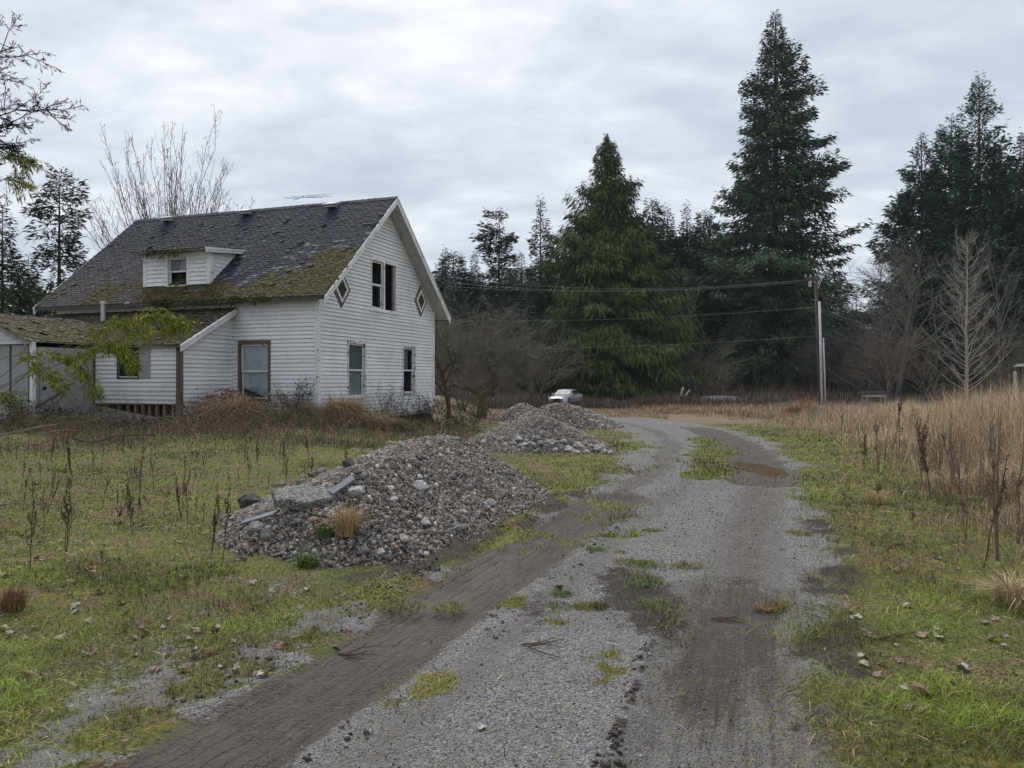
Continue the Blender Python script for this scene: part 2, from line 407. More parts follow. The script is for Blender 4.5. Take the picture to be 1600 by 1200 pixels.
def wm(op, a, b=None):
    n = N.new('ShaderNodeMath'); n.operation = op
    for k, v in ((0, a), (1, b)):
        if v is None: continue
        if isinstance(v, bpy.types.NodeSocket): Lk.new(v, n.inputs[k])
        else: n.inputs[k].default_value = v
    return n.outputs[0]
zz = wm('ADD', wm('MAXIMUM', sp.outputs[2], 0.), .22)
cb = N.new('ShaderNodeCombineXYZ'); Lk.new(wm('DIVIDE', sp.outputs[0], zz), cb.inputs[0]); Lk.new(wm('MULTIPLY', wm('DIVIDE', sp.outputs[1], zz), 1.5), cb.inputs[1])
def wn(scale, detail, rough, off):
    m = N.new('ShaderNodeMapping'); m.inputs['Location'].default_value = off; Lk.new(cb.outputs[0], m.inputs['Vector'])
    n = N.new('ShaderNodeTexNoise'); n.inputs['Scale'].default_value = scale; n.inputs['Detail'].default_value = detail; n.inputs['Roughness'].default_value = rough
    n.inputs['Distortion'].default_value = .35
    Lk.new(m.outputs[0], n.inputs['Vector']); return n.outputs['Fac']
fac = wm('ADD', wm('MULTIPLY', wn(1.15, 7, .56, (3.1, 1.7, 0)), .62), wm('MULTIPLY', wn(3.6, 6, .6, (8, 2, 0)), .38))
vd_ = N.new('ShaderNodeVectorMath'); vd_.operation = 'DOT_PRODUCT'; Lk.new(tc.outputs['Generated'], vd_.inputs[0]); vd_.inputs[1].default_value = SUN
glow = wm('POWER', wm('MAXIMUM', vd_.outputs['Value'], 0.), 7.)
fac = wm('ADD', fac, wm('MULTIPLY', glow, .11))
cr = N.new('ShaderNodeValToRGB'); e = cr.color_ramp.elements
for k in range(2): e.new(.5)
for k, (p, c) in enumerate([(.32, (4.1, 4.45, 5.3)), (.46, (4.9, 5.25, 6.05)), (.57, (6.2, 6.5, 7.05)), (.73, (8.6, 8.75, 9.0))]):
    e[k].position = p; e[k].color = (*c, 1)
Lk.new(fac, cr.inputs[0])
mx = N.new('ShaderNodeMix'); mx.data_type = 'RGBA'; mx.inputs[0].default_value = .93
Lk.new(sky.outputs[0], mx.inputs[6]); Lk.new(cr.outputs[0], mx.inputs[7]); Lk.new(mx.outputs[2], bg.inputs['Color'])
bg.inputs['Strength'].default_value = .1
sl = bpy.data.lights.new('sun', 'SUN'); sl.energy = 2.3; sl.angle = math.radians(32); sl.color = (1, .96, .9)
so = bpy.data.objects.new('sun', sl); link(so); so.rotation_euler = (-SUN).to_track_quat('-Z', 'Y').to_euler(); so.location = (0, 0, 60)
S.view_settings.view_transform = 'Standard'; S.view_settings.look = 'None'; S.view_settings.exposure = .38; S.view_settings.gamma = 1
S.cycles.max_bounces = 5; S.cycles.diffuse_bounces = 3; S.cycles.glossy_bounces = 2; S.cycles.transparent_max_bounces = 12
S.cycles.sample_clamp_indirect = 4
S.cycles.use_denoising = DENOISE
S.cycles.denoising_prefilter = 'NONE'
try: S.cycles.denoiser = 'OPENIMAGEDENOISE'
except Exception: pass

# ------------------------------------------------------------------ the house
t = NT('painted_siding'); co = t.coord(); v = t.scaled(co, (1.3, 1.3, 9)); n1 = t.noise(2.2, 6, .68, v); n2 = t.noise(.7, 4, .6, co); n3 = t.noise(14, 3, .6, co)
paint = t.mix(t.mapr(n2, .35, .7), (.82, .825, .83), (.68, .685, .685))
paint = t.mix(t.mapr(n3, .6, .75), paint, (.55, .53, .5))
spz = t.node('ShaderNodeSeparateXYZ'); t.l.new(co, spz.inputs[0])
low = t.mapr(spz.outputs[2], 1.5, .3); paint = t.mix(t.math('MULTIPLY', low, t.mapr(n2, .3, .7)), paint, (.4, .37, .31))
wood = t.ramp(n3, [(.3, (.06, .048, .04)), (.7, (.19, .165, .14))])
chip = t.mapr(t.math('ADD', n1, t.math('MULTIPLY', low, .05)), .632, .672)
c = t.mix(chip, paint, wood)
t.col(t.mix(1., c, t.attr('Col', 'Color'), 'MULTIPLY')); t.rough(.6); t.bump(n1, .25, .01); M['siding'] = t.m
def painted(name, base=.78, chip=.6, woodc=((.05, .035, .025), (.17, .12, .09))):
    t = NT(name); co = t.coord(); n1 = t.noise(7, 6, .7, co); n2 = t.noise(1.5, 3, .5, co); n3 = t.noise(30, 3, .6, co)
    p = t.mix(t.mapr(n2, .35, .7), (base, base, base * .985), (base * .8, base * .79, base * .77))
    t.col(t.mix(t.mapr(n1, chip, chip + .04), p, t.ramp(n3, [(.3, woodc[0]), (.7, woodc[1])]))); t.rough(.6); t.bump(n1, .3, .006); return t.m
M['trim'] = painted('white_trim'); M['flaky'] = painted('flaking_trim', .66, .53); M['bare'] = painted('bare_wood', .5, .30)
M['drift'] = simple('grey_weathered_wood', (.24, .23, .215), .9, .35, 9)
t = NT('plywood_panel'); co = t.coord(); n = t.noise(1.1, 5, .65, co); n2 = t.noise(12, 4, .7, t.scaled(co, (1, 1, .25)))
t.col(t.mix(t.mapr(n2, .55, .75), t.ramp(n, [(.3, (.25, .25, .255)), (.7, (.37, .37, .375))]), (.16, .15, .14))); t.rough(.75); M['ply'] = t.m
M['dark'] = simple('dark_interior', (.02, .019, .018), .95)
M['steel'] = simple('galvanised', (.38, .39, .4), .45, .2, 14, .6)
t = NT('window_glass'); n = t.n; gl = n.new('ShaderNodeBsdfGlossy'); gl.inputs['Roughness'].default_value = .03; tr = n.new('ShaderNodeBsdfTransparent'); tr.inputs['Color'].default_value = (.72, .77, .76, 1)
ms = n.new('ShaderNodeMixShader')
ms.inputs[0].default_value = .09; t.l.new(tr.outputs[0], ms.inputs[1]); t.l.new(gl.outputs[0], ms.inputs[2])
t.l.new(ms.outputs[0], n['Material Output'].inputs['Surface']); M['glass'] = t.m

C0 = (-303 / F * 26, 26.0, 0); HRZ = math.atan2(.941, .339)
house = empty('farmhouse', C0, HRZ, 'abandoned white clapboard farmhouse with dark mossy roof and broken upstairs window', 'house')
HM = house_mat = None
def hw(l):
    """house coordinates to world"""
    c, s = math.cos(HRZ), math.sin(HRZ); return Vector((C0[0] + l[0] * c - l[1] * s, C0[1] + l[0] * s + l[1] * c, l[2]))
gable = lambda a, o, z: (a, -o, z)            # the face with the tall gable
def plane_x(x): return lambda a, o, z: (x - o, a, z)   # faces looking along -x
def plane_y(y): return lambda a, o, z: (a, y - o, z)

def interval(poly, z):
    xs_ = []
    n = len(poly)
    for i in range(n):
        (a0, z0), (a1, z1) = poly[i], poly[(i + 1) % n]
        if (z0 - z) * (z1 - z) <= 0 and z0 != z1: xs_.append(a0 + (a1 - a0) * (z - z0) / (z1 - z0))
        elif z0 == z1 == z: xs_ += [a0, a1]
    return (min(xs_), max(xs_)) if xs_ else None
def siding(name, poly, holes, fmap, h=.135, parent=house, seed=1, sag=0):
    R = random.Random(seed); mb = MB()
    zmin = min(p[1] for p in poly); zmax = max(p[1] for p in poly)
    z0 = zmin
    while z0 < zmax - .01:
        z1 = min(z0 + h, zmax)
        amin = min(p[0] for p in poly); amax = max(p[0] for p in poly)
        js = [amin]
        while js[-1] < amax: js.append(js[-1] + R.uniform(2.2, 4.8))
        for j0, j1 in zip(js[:-1], js[1:]):
            dz = R.uniform(-.006, .006); off = R.uniform(0, .006); tone = R.uniform(.9, 1.0)
            if R.random() < .04: off += .012; tone *= .93
            cuts = sorted({z0, z1} | {z for hh in holes for z in (hh[2], hh[3]) if z0 < z < z1} | {p[1] for p in poly if z0 < p[1] < z1})
            for ca, cb_ in zip(cuts[:-1], cuts[1:]):
                e = 1e-4
                I0 = interval(poly, ca + e); I1 = interval(poly, cb_ - e)
                if not I0 or not I1: continue
                segs = [(max(I0[0], j0 + .002), min(I0[1], j1), max(I1[0], j0 + .002), min(I1[1], j1))]
                for (h0, h1, hz0, hz1) in holes:
                    if hz0 < cb_ - e and hz1 > ca + e:
                        ns = []
                        for (l0, r0, l1, r1) in segs:
                            if h0 > min(l0, l1) and h0 < max(r0, r1) or h1 > min(l0, l1) and h1 < max(r0, r1) or (h0 <= l0 and h1 >= r0):
                                if h0 > l0: ns.append((l0, min(r0, h0), l1, min(r1, h0)))
                                if h1 < r0: ns.append((max(l0, h1), r0, max(l1, h1), r1))
                            else: ns.append((l0, r0, l1, r1))
                        segs = ns
                for (l0, r0, l1, r1) in segs:
                    if r0 - l0 < .005 and r1 - l1 < .005: continue
                    o0 = .036 * (1 - (ca - z0) / h) + off; o1 = .036 * (1 - (cb_ - z0) / h) + off
                    r0 = max(r0, l0 + .001); r1 = max(r1, l1 + .001)
                    lo = ca + (dz if ca == z0 else 0); g = tone
                    mb.add([fmap(l0, o0, lo), fmap(r0, o0, lo), fmap(r1, o1, cb_ + .004), fmap(l1, o1, cb_ + .004)], [(0, 1, 2, 3)], (g, g, g))
                    if ca == z0: mb.add([fmap(l0, o0, lo), fmap(r0, o0, lo), fmap(r0, -.01, lo + .012), fmap(l0, -.01, lo + .012)], [(3, 2, 1, 0)], (.08, .075, .07))  # board undersides coloured near-black to paint the shade line under each lap
        z0 += h
    # sheathing just behind the boards
    b = len(mb.v)
    def cut_rects():
        zs = sorted({zmin, zmax} | {z for hh in holes for z in hh[2:]} | {p[1] for p in poly})
        for ca, cb_ in zip(zs[:-1], zs[1:]):
            I0 = interval(poly, ca + 1e-4); I1 = interval(poly, cb_ - 1e-4)
            if not I0 or not I1: continue
            hs = sorted((h0, h1) for (h0, h1, a_, b_) in holes if a_ <= ca + 1e-6 and b_ >= cb_ - 1e-6)
            l0, l1 = I0[0], I1[0]
            for h0, h1 in hs:
                yield l0, h0, l1, h0, ca, cb_
                l0 = l1 = h1
            yield l0, I0[1], l1, I1[1], ca, cb_
    for l0, r0, l1, r1, ca, cb_ in cut_rects():
        mb.add([fmap(l0, -.012, ca), fmap(r0, -.012, ca), fmap(r1, -.012, cb_), fmap(l1, -.012, cb_)], [(0, 1, 2, 3)], (.12, .11, .1))
        mb.add([fmap(l0, -.10, ca), fmap(r0, -.10, ca), fmap(r1, -.10, cb_), fmap(l1, -.10, cb_)], [(0, 1, 2, 3)], (.12, .11, .1))
    return mb.build(name, M['siding'], parent, colors=True)

def boxm(mb, fmap, a0, a1, o0, o1, z0, z1, col=None):
    vs = [fmap(a, o, z) for z in (z0, z1) for a, o in ((a0, o0), (a1, o0), (a1, o1), (a0, o1))]
    return mb.add(vs, [(0, 3, 2, 1), (4, 5, 6, 7), (0, 1, 5, 4), (1, 2, 6, 5), (2, 3, 7, 6), (3, 0, 4, 7)], col)
def frame(mb, fmap, a0, a1, z0, z1, w, o0, o1, wb=None, wt=None, wr=None):
    wb = w if wb is None else wb; wt = w if wt is None else wt; wr = w if wr is None else wr
    boxm(mb, fmap, a0, a0 + w, o0, o1, z0, z1); boxm(mb, fmap, a1 - wr, a1, o0, o1, z0, z1)
    boxm(mb, fmap, a0 + w, a1 - wr, o0, o1 - .003, z0, z0 + wb); boxm(mb, fmap, a0 + w, a1 - wr, o0, o1 - .003, z1 - wt, z1)
    return mb
def blind_mat(name, c): return simple(name, c, .8, .18, 3)
M['blind'] = blind_mat('pale_blind', (.62, .66, .70)); M['curtain'] = blind_mat('dusty_curtain', (.17, .2, .19)); M['blind2'] = blind_mat('grey_blind', (.34, .35, .37))

def window(fmap, a0, a1, z0, z1, trim, label, casing=.10, split=.5, backs=(None, None), glass=(True, True), wide=None):
    """casing, two sashes, panes, and what hangs behind them"""
    mb = MB(); frame(mb, fmap, a0 - casing, a1 + casing, z0 - .03, z1 + casing * 1.3, casing, -.02, .045, wb=.03, wt=casing * 1.3)
    boxm(mb, fmap, a0 - casing - .03, a1 + casing + .03, -.02, .075, z0 - .075, z0 - .031)
    boxm(mb, fmap, a0 - .012, a0 + .001, -.14, -.021, z0, z1); boxm(mb, fmap, a1 - .001, a1 + .012, -.14, -.021, z0, z1)
    boxm(mb, fmap, a0, a1, -.14, -.021, z0 - .012, z0 + .002); boxm(mb, fmap, a0, a1, -.14, -.021, z1 - .002, z1 + .012)
    w = mb.build('window', M[trim], house); w['label'] = label
    zm = z0 + (z1 - z0) * split
    for k, (b0, b1, o) in enumerate(((zm - .025, z1 - .004, -.03), (z0 + .004, zm + .025, -.065))):
        s = MB(); frame(s, fmap, a0 + .005, a1 - .005, b0, b1, .055, o - .03, o); sa = s.build('sash', M['trim'], w)
        if glass[k]:
            g = MB(); g.add([fmap(a0 + .05, o - .018, b0 + .05), fmap(a1 - .05, o - .018, b0 + .05), fmap(a1 - .05, o - .018, b1 - .05), fmap(a0 + .05, o - .018, b1 - .05)], [(0, 1, 2, 3)]); g.build('pane', M['glass'], w)
        if backs[k] is not None:
            poly = backs[k][1] if len(backs[k]) > 1 else [(0, 0), (1, 0), (1, 1), (0, 1)]
            q = MB(); q.prism([fmap(a0 + .01 + (a1 - a0 - .02) * u, o - .06, b0 + (b1 - b0) * vv) for u, vv in poly], Vector(fmap(0, -1, 0)) - Vector(fmap(0, 0, 0)), .012); q.build('blind', M[backs[k][0]], w)
    return w

RS = 4.22 / 4.87            # roof slope
EZ = 4.40                   # eave height of the roof's top surface at x=-.45
def rz(x): return EZ + RS * (min(x, 8.84 - x) + .45)
WT = lambda x: rz(x) - .16
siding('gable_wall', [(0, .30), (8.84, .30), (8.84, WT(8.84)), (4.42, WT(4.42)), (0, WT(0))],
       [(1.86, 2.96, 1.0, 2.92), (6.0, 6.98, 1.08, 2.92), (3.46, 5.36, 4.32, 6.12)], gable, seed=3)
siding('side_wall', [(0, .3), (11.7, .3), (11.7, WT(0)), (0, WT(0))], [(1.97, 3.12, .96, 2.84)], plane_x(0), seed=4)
mb = MB(); mb.box(8.78, 8.84, .02, 11.68, .3, WT(8.84)); mb.box(.02, 8.82, 11.64, 11.7, .3, WT(0)); mb.prism([(0, 11.66, WT(0)), (8.84, 11.66, WT(0)), (4.42, 11.66, WT(4.42))], (0, 1, 0), .04); mb.build('rear_wall', M['drift'], house)
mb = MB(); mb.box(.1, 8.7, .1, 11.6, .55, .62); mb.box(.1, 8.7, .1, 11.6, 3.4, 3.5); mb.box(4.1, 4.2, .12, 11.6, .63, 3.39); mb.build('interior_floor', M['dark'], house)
mb = MB()
for a_ in ((gable, -.045, .10, .0, .05, .26, WT(0) + .02), (plane_x(0), .003, .10, .0, .048, .26, WT(0) - .02), (gable, 8.75, 8.885, 0, .05, .3, WT(8.84) - .03)):
    mb = MB(); boxm(mb, *a_); mb.build('corner_board', M['trim'], house)
mb = MB(); boxm(mb, gable, .1, 8.75, -.04, .04, .18, .32); mb.build('skirt_board', M['drift'], house); mb = MB(); boxm(mb, plane_x(0), .1, 3.4, -.04, .04, .18, .32); mb.build('skirt_board', M['drift'], house)
mb = MB(); mb.box(.05, 8.79, .06, .16, -.1, .2); mb.box(.06, .16, .17, 11.6, -.1, .2); mb.build('foundation', M['dark'], house)
window(gable, 1.86, 2.96, 1.0, 2.92, 'flaky', 'window with flaking brown surround nearer the front corner', .085, .5, (('curtain',), ('blind2',)))
window(gable, 6.0, 6.98, 1.08, 2.92, 'flaky', 'narrow downstairs window at the far end of the gable face', .075, .5, (('curtain', [(0, 0), (.6, 0), (.6, 1), (0, 1)]), None))
window(plane_x(0), 1.97, 3.12, .96, 2.84, 'bare', 'tall side window with pale blind torn at its lower corner', .1, .5, (('blind',), ('blind', [(.12, 0), (1, .40), (1, 1), (0, 1), (0, 0)])))
# upstairs pair in the gable: left light glazed, right light open
mb = MB(); frame(mb, gable, 3.42, 5.46, 4.26, 6.26, .055, -.03, .045, wb=.06, wt=.13, wr=.10); boxm(mb, gable, 3.33, 5.51, -.02, .08, 4.2, 4.257); boxm(mb, gable, 4.38, 4.47, -.06, .042, 4.325, 6.125)
w = mb.build('window', M['trim'], house); w['label'] = 'upstairs double window in the gable with its right half open'
for b0, b1, o in ((5.2, 6.12, -.03), (4.33, 5.24, -.07)):
    s = MB(); frame(s, gable, 3.48, 4.37, b0, b1, .06, o - .03, o); s.build('sash', M['trim'], w)
    g = MB(); g.add([gable(3.53, o - .018, b0 + .05), gable(4.32, o - .018, b0 + .05), gable(4.32, o - .018, b1 - .05), gable(3.53, o - .018, b1 - .05)], [(0, 1, 2, 3)]); g.build('pane', M['glass'], w)
s = MB(); boxm(s, gable, 5.25, 5.34, -.10, -.02, 4.33, 6.11); s.build('sash', M['drift'], w)
# diamond windows
for cx, cz, lab in ((1.37, 4.79, 'diamond window under the left slope of the gable'), (7.53, 4.95, 'diamond window under the right slope of the gable')):
    def dia(rw, rh): return [(cx - rw, cz), (cx, cz - rh), (cx + rw, cz), (cx, cz + rh)]
    def ring(mb, r0, r1, o0, o1):
        A = dia(*r0); B = dia(*r1)
        for k in range(4):
            k2 = (k + 1) % 4
            vs = [gable(A[k][0], o, A[k][1]) for o in (o0, o1)] + [gable(A[k2][0], o, A[k2][1]) for o in (o0, o1)] + [gable(B[k][0], o, B[k][1]) for o in (o0, o1)] + [gable(B[k2][0], o, B[k2][1]) for o in (o0, o1)]
            mb.add(vs, [(1, 3, 7, 5), (0, 1, 3, 2), (4, 5, 7, 6)])
    mb = MB(); ring(mb, (.58, .68), (.42, .5), -.02, .05); w = mb.build('window', M['bare'], house); w['label'] = lab
    mb = MB(); ring(mb, (.42, .5), (.30, .36), -.02, .075); mb.build('sash', M['trim'], w)
    mb = MB(); mb.prism([gable(a, .066, z) for a, z in dia(.31, .37)], (0, 1, 0), .02); mb.build('pane', simple('dark_pane', (.03, .033, .035), .08, .3, 3), w)
# roof ------------------------------------------------------------------
def shingles(name, o, u, v, U, V, colf, parent, seed=1, tab=.25, course=.135, skip=lambda uu, vv: False, ragged=.5, miss=.012):
    """individual three-tab shingles laid in courses up a slope"""
    R = np.random.default_rng(seed); o = np.array(o, float); u = np.array(u, float); v = np.array(v, float)
    u /= np.linalg.norm(u); v /= np.linalg.norm(v); n = np.cross(u, v)
    if n[2] < 0: n = -n
    vs = []; fs6 = []; fs4 = []; cs = []
    for k in range(int(V / course) + 1):
        off = (k % 2) * tab / 2 + R.uniform(-.02, .02); x = -off
        sagk = R.uniform(-.008, .008)
        while x < U:
            x0 = max(0, x + .004); x1 = min(U, x + tab - .004); x += tab
            if x1 - x0 < .03: continue
            y0 = k * course + R.normal(0, .006) + sagk; y1 = min(V, y0 + course * 1.5)
            if skip((x0 + x1) / 2, y0 + .07) or R.random() < miss: continue
            if R.random() < .03 * ragged * 2: y0 += R.uniform(.02, .08)
            lift = .014 + abs(R.normal(0, .006)); tl = R.normal(0, .004); ch = .05 * R.uniform(.4, 1.5)
            if R.random() < .05 * ragged: lift += .03; tl += R.normal(0, .015)
            q = [(x0, y0 + ch, lift - tl), (x0 + ch * .8, y0, lift - tl), (x1 - ch * .8, y0, lift + tl), (x1, y0 + ch, lift + tl), (x1, y1, .001), (x0, y1, .001)]
            b = len(vs)
            for a, bb, c in q: vs.append(o + u * a + v * bb + n * c)
            for a, bb, c in q[:4]: vs.append(o + u * a + v * bb + n * (c - .014))
            fs6.append([b + j for j in range(6)])
            for j in range(3): fs4.append([b + j, b + 6 + j, b + 7 + j, b + j + 1])
            c = np.array(colf((x0 + x1) / 2, y0, R)); cs += [c] * 6 + [c * .5] * 4
    return mesh_np(name, vs, [np.array(fs6), np.array(fs4)], M['roofing'], parent, col=np.array(cs))
def clumps(name, P3, N3, size, cols, parent, m, seed=5, h=.5):
    """small irregular cushions (moss, litter) sitting on a surface"""
    R = np.random.default_rng(seed); P3 = np.asarray(P3); N3 = np.asarray(N3); n = len(P3); K = 6
    t1 = np.cross(N3, R.normal(size=(n, 3))); t1 /= np.linalg.norm(t1, axis=1)[:, None]; t2 = np.cross(N3, t1)
    a = np.arange(K) * 2 * PI / K; rr = size[:, None] * R.uniform(.6, 1.3, (n, K))
    ring = P3[:, None] + t1[:, None] * (np.cos(a) * rr)[..., None] + t2[:, None] * (np.sin(a) * rr)[..., None] - N3[:, None] * .004
    top = P3 + N3 * (size * h * R.uniform(.5, 1.2, n))[:, None] + t1 * (size * R.uniform(-.3, .3, n))[:, None]
    mid = P3[:, None] + (ring - P3[:, None]) * .6 + N3[:, None] * (size * h * .6)[:, None, None]
    V = np.concatenate([ring, mid, top[:, None]], 1).reshape(-1, 3)
    b = np.arange(n)[:, None] * 13; k = np.arange(K)
    f4 = np.stack([b + k, b + (k + 1) % K, b + 6 + (k + 1) % K, b + 6 + k], -1).reshape(-1, 4)
    f3 = np.stack([b + 6 + k, b + 6 + (k + 1) % K, b + 12 + 0 * k], -1).reshape(-1, 3)
    o = mesh_np(name, V, [f4, f3], m, parent, col=np.repeat(cols, 13, 0), smooth=True); o['kind'] = 'stuff'; return o
SLV = Vector((1, 0, RS)).normalized(); SLN = Vector((-RS, 0, 1)).normalized(); SLEN = 4.87 * math.hypot(1, RS)
Y0, Y1 = -.60, 12.3; U = Y1 - Y0
dk = MB()
for sgn in (1, -1):
    X = lambda x: x if sgn == 1 else 8.84 - x
    e0 = (X(-.45), EZ - .03); r0 = (4.42, 8.62 - .03)
    dk.add([(e0[0], Y0 + .03, e0[1] - .1), (r0[0], Y0 + .03, r0[1] - .1), (r0[0], Y1 - .03, r0[1] - .1), (e0[0], Y1 - .03, e0[1] - .1), (e0[0], Y0 + .03, e0[1]), (r0[0], Y0 + .03, r0[1]), (r0[0], Y1 - .03, r0[1]), (e0[0], Y1 - .03, e0[1])],
           [(0, 1, 2, 3), (4, 7, 6, 5), (0, 4, 5, 1), (3, 2, 6, 7), (0, 3, 7, 4)])
roof = dk.build('roof', simple('soffit_boards', (.42, .42, .42), .8, .2, 5), house)
for sgn in (1, -1):
    X = lambda x: x if sgn == 1 else 8.84 - x
    for yy0, yy1 in ((Y0 - .01, Y0 + .028), (Y1 - .028, Y1 + .01)):
        fb = MB()
        for dz0, dz1, ex_ in ((-.26, -.06, 0), (-.07, -.005, .03)):
            a = (X(-.50), EZ - .04); b = (4.42, 8.62)
            ya, yb = (yy0 - ex_, yy1) if yy0 < 0 else (yy0, yy1 + ex_)
            fb.add([(a[0], ya, a[1] + dz0), (b[0], ya, b[1] + dz0), (b[0], yb, b[1] + dz0), (a[0], yb, a[1] + dz0), (a[0], ya, a[1] + dz1), (b[0], ya, b[1] + dz1), (b[0], yb, b[1] + dz1), (a[0], yb, a[1] + dz1)],
                   [(0, 3, 2, 1), (4, 5, 6, 7), (0, 1, 5, 4), (1, 2, 6, 5), (2, 3, 7, 6), (3, 0, 4, 7)])
        fb.build('barge_board', M['trim'], roof)
M['eave'] = simple('rotten_eave', (.07, .06, .05), .95, .4, 6)
for x0 in (-.475, 8.84 + .45): MB().box(x0, x0 + .025, Y0 + .03, Y1 - .03, EZ - .17, EZ - .03).build('eave_board', M['eave'], roof)
def mossy(u, vv):      # how mossy the camera side of the roof is; u from the gable end, vv up the slope
    s = vv / SLEN; nse = float(fbm(np.array([u * .8]), np.array([vv * .8]), 40)[0]); n2 = float(fbm(np.array([u * 2.5]), np.array([vv * 2.5]), 44)[0])
    front = (.53 - .075 * min(u, 4.6)) if u < 6 else .10 + .05 * math.sin(u)
    m = (front - s) * 5 + (nse - .5) * 3.2 + (n2 - .5) * 1.4
    return m
def roofcol(u, vv, R):
    m = mossy(u, vv); s = vv / SLEN; g = R.uniform(.75, 1.25); nse = float(fbm(np.array([u * .5]), np.array([vv * .7]), 47)[0])
    c = np.array((.034, .038, .052)) * g * (.75 + .5 * nse)
    if u > 7: c = c * (1 - .6 * sst(.75, .2, s)) + np.array((.085, .075, .068)) * g * .6 * float(sst(.75, .2, s))
    if -.9 < m < .35 and u < 7:
        if R.random() < .26: c = np.array((.14, .145, .16)) * R.uniform(.6, 1.3)
    if m > .2: c = np.array((.05, .045, .018)) * g if R.random() < .7 else np.array((.085, .078, .018)) * g
    return c
shingles('shingle_cover', (-.49, Y0, EZ - .035), (0, 1, 0), SLV, U, SLEN + .04, roofcol, roof, 3)
shingles('shingle_cover', (8.84 + .49, Y0, EZ - .035), (0, 1, 0), (-SLV[0], 0, SLV[2]), U, SLEN + .04, lambda u, v, R: np.array((.062, .068, .085)) * R.uniform(.75, 1.2), roof, 4)
mb = MB()
for k in range(43): mb.add([(4.42 - .16, Y0 + k * .3, 8.62 - .115 + .02), (4.42 - .16, Y0 + k * .3 + .31, 8.62 - .115 + .01), (4.42, Y0 + k * .3 + .31, 8.65), (4.42, Y0 + k * .3, 8.66), (4.58, Y0 + k * .3, 8.525), (4.58, Y0 + k * .3 + .31, 8.515)], [(0, 1, 2, 3), (3, 2, 5, 4)], tuple(np.array((.055, .06, .075)) * random.uniform(.8, 1.2)))
mb.build('ridge_cap', M['roofing'], roof, colors=True)
pts = []; sz = []; cl = []
R = np.random.default_rng(12)
while len(pts) < 3400:
    u = R.uniform(0, U); vv = R.uniform(0, SLEN * .62) if u < 7 else R.uniform(0, SLEN * .3)
    m = mossy(u, vv)
    if m < .15 + R.uniform(0, .6): continue
    if 5.2 < u < 8.4 and vv > .85: continue
    pts.append(np.array((-.45, Y0, EZ)) + np.array((0, 1, 0)) * u + np.array(SLV) * vv); sz.append(R.uniform(.025, .085))
    br = R.random(); f_ = (u < 4.5)
    cl.append(np.array((.12, .10, .016)) * R.uniform(.5, 1.25) if br < (.5 if f_ else .25) else np.array((.06, .042, .022)) * R.uniform(.6, 1.2) if br < .9 else np.array((.12, .11, .10)))
clumps('moss', pts, np.tile(np.array(SLN), (len(pts), 1)), np.array(sz), np.array(cl), roof, M['roofing'])
for (x, y) in ((4.05, 10.2), (4.05, 6.14), (4.0, 2.04)):
    mb = MB(); z = rz(x)
    mb.box(x - .22, x + .2, y - .2, y + .2, z + .06, z + .20); mb.add([(x - .32, y - .26, z + .13), (x + .2, y - .26, z + .29), (x + .2, y + .26, z + .29), (x - .32, y + .26, z + .13), (x - .32, y - .26, z + .17), (x + .2, y - .26, z + .33), (x + .2, y + .26, z + .33), (x - .32, y + .26, z + .17)],
        [(0, 3, 2, 1), (4, 5, 6, 7), (0, 1, 5, 4), (1, 2, 6, 5), (2, 3, 7, 6), (3, 0, 4, 7)]); mb.build('roof_vent', M['steel'], roof)
# dormer ------------------------------------------------------------------
DX, DY0, DY1 = .3, 4.71, 7.69
DR = lambda x: 6.26 + .10 * (x + .1)
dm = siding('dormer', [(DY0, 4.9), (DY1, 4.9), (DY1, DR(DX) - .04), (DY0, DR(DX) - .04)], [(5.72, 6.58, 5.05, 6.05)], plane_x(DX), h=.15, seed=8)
for yy in (DY0, DY1):
    mb = MB(); xe_ = 2.0; mbm = plane_y(yy) if yy == DY0 else (lambda a, o, z: (a, DY1 + o, z))
    z = 4.95
    while z < 6.25:
        z1 = min(z + .15, DR(.5)); xr = lambda q: min(2.05, (q - EZ) / RS - .45)
        mb.add([mbm(DX, .024, z), mbm(xr(z) + .1, .024, z), mbm(xr(z1) + .1, .003, z1), mbm(DX, .003, z1)], [(0, 1, 2, 3)], (.97, .97, .97))
        mb.add([mbm(DX, .024, z), mbm(xr(z) + .1, .024, z), mbm(xr(z) + .1, -.01, z), mbm(DX, -.01, z)], [(0, 1, 2, 3)], (.16, .15, .14)); z += .15  # cheek undersides darkened too: the shade lines are put into the colour
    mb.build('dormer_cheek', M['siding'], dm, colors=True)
for a_ in ((plane_x(DX), DY0 - .03, DY0 + .12, 0, .045, 4.93, 6.2), (plane_x(DX), DY1 - .11, DY1 + .03, 0, .045, 4.93, 6.2), (plane_y(DY0), DX - .0, DX + .12, 0, .045, 5.1, 6.2)):
    mb = MB(); boxm(mb, *a_); mb.build('dormer_trim', M['trim'], dm)
w = window(plane_x(DX), 5.72, 6.58, 5.05, 6.05, 'trim', 'dormer window with its lower sash missing', .11, .5, (('curtain', [(0, .0), (.5, 0), (.4, .8), (0, 1)]), None), (True, False))
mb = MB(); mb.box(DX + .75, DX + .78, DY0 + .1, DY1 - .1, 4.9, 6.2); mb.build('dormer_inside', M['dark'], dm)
mb = MB()
A = [(-.12, DR(-.12)), (2.25, DR(2.25))]
mb.prism([(A[0][0], 4.5, A[0][1] - .05), (A[1][0], 4.5, A[1][1] - .05), (A[1][0], 4.5, A[1][1]), (A[0][0], 4.5, A[0][1])], (0, 1, 0), 3.5); dr_ = mb.build('dormer_roof', M['drift'], dm)
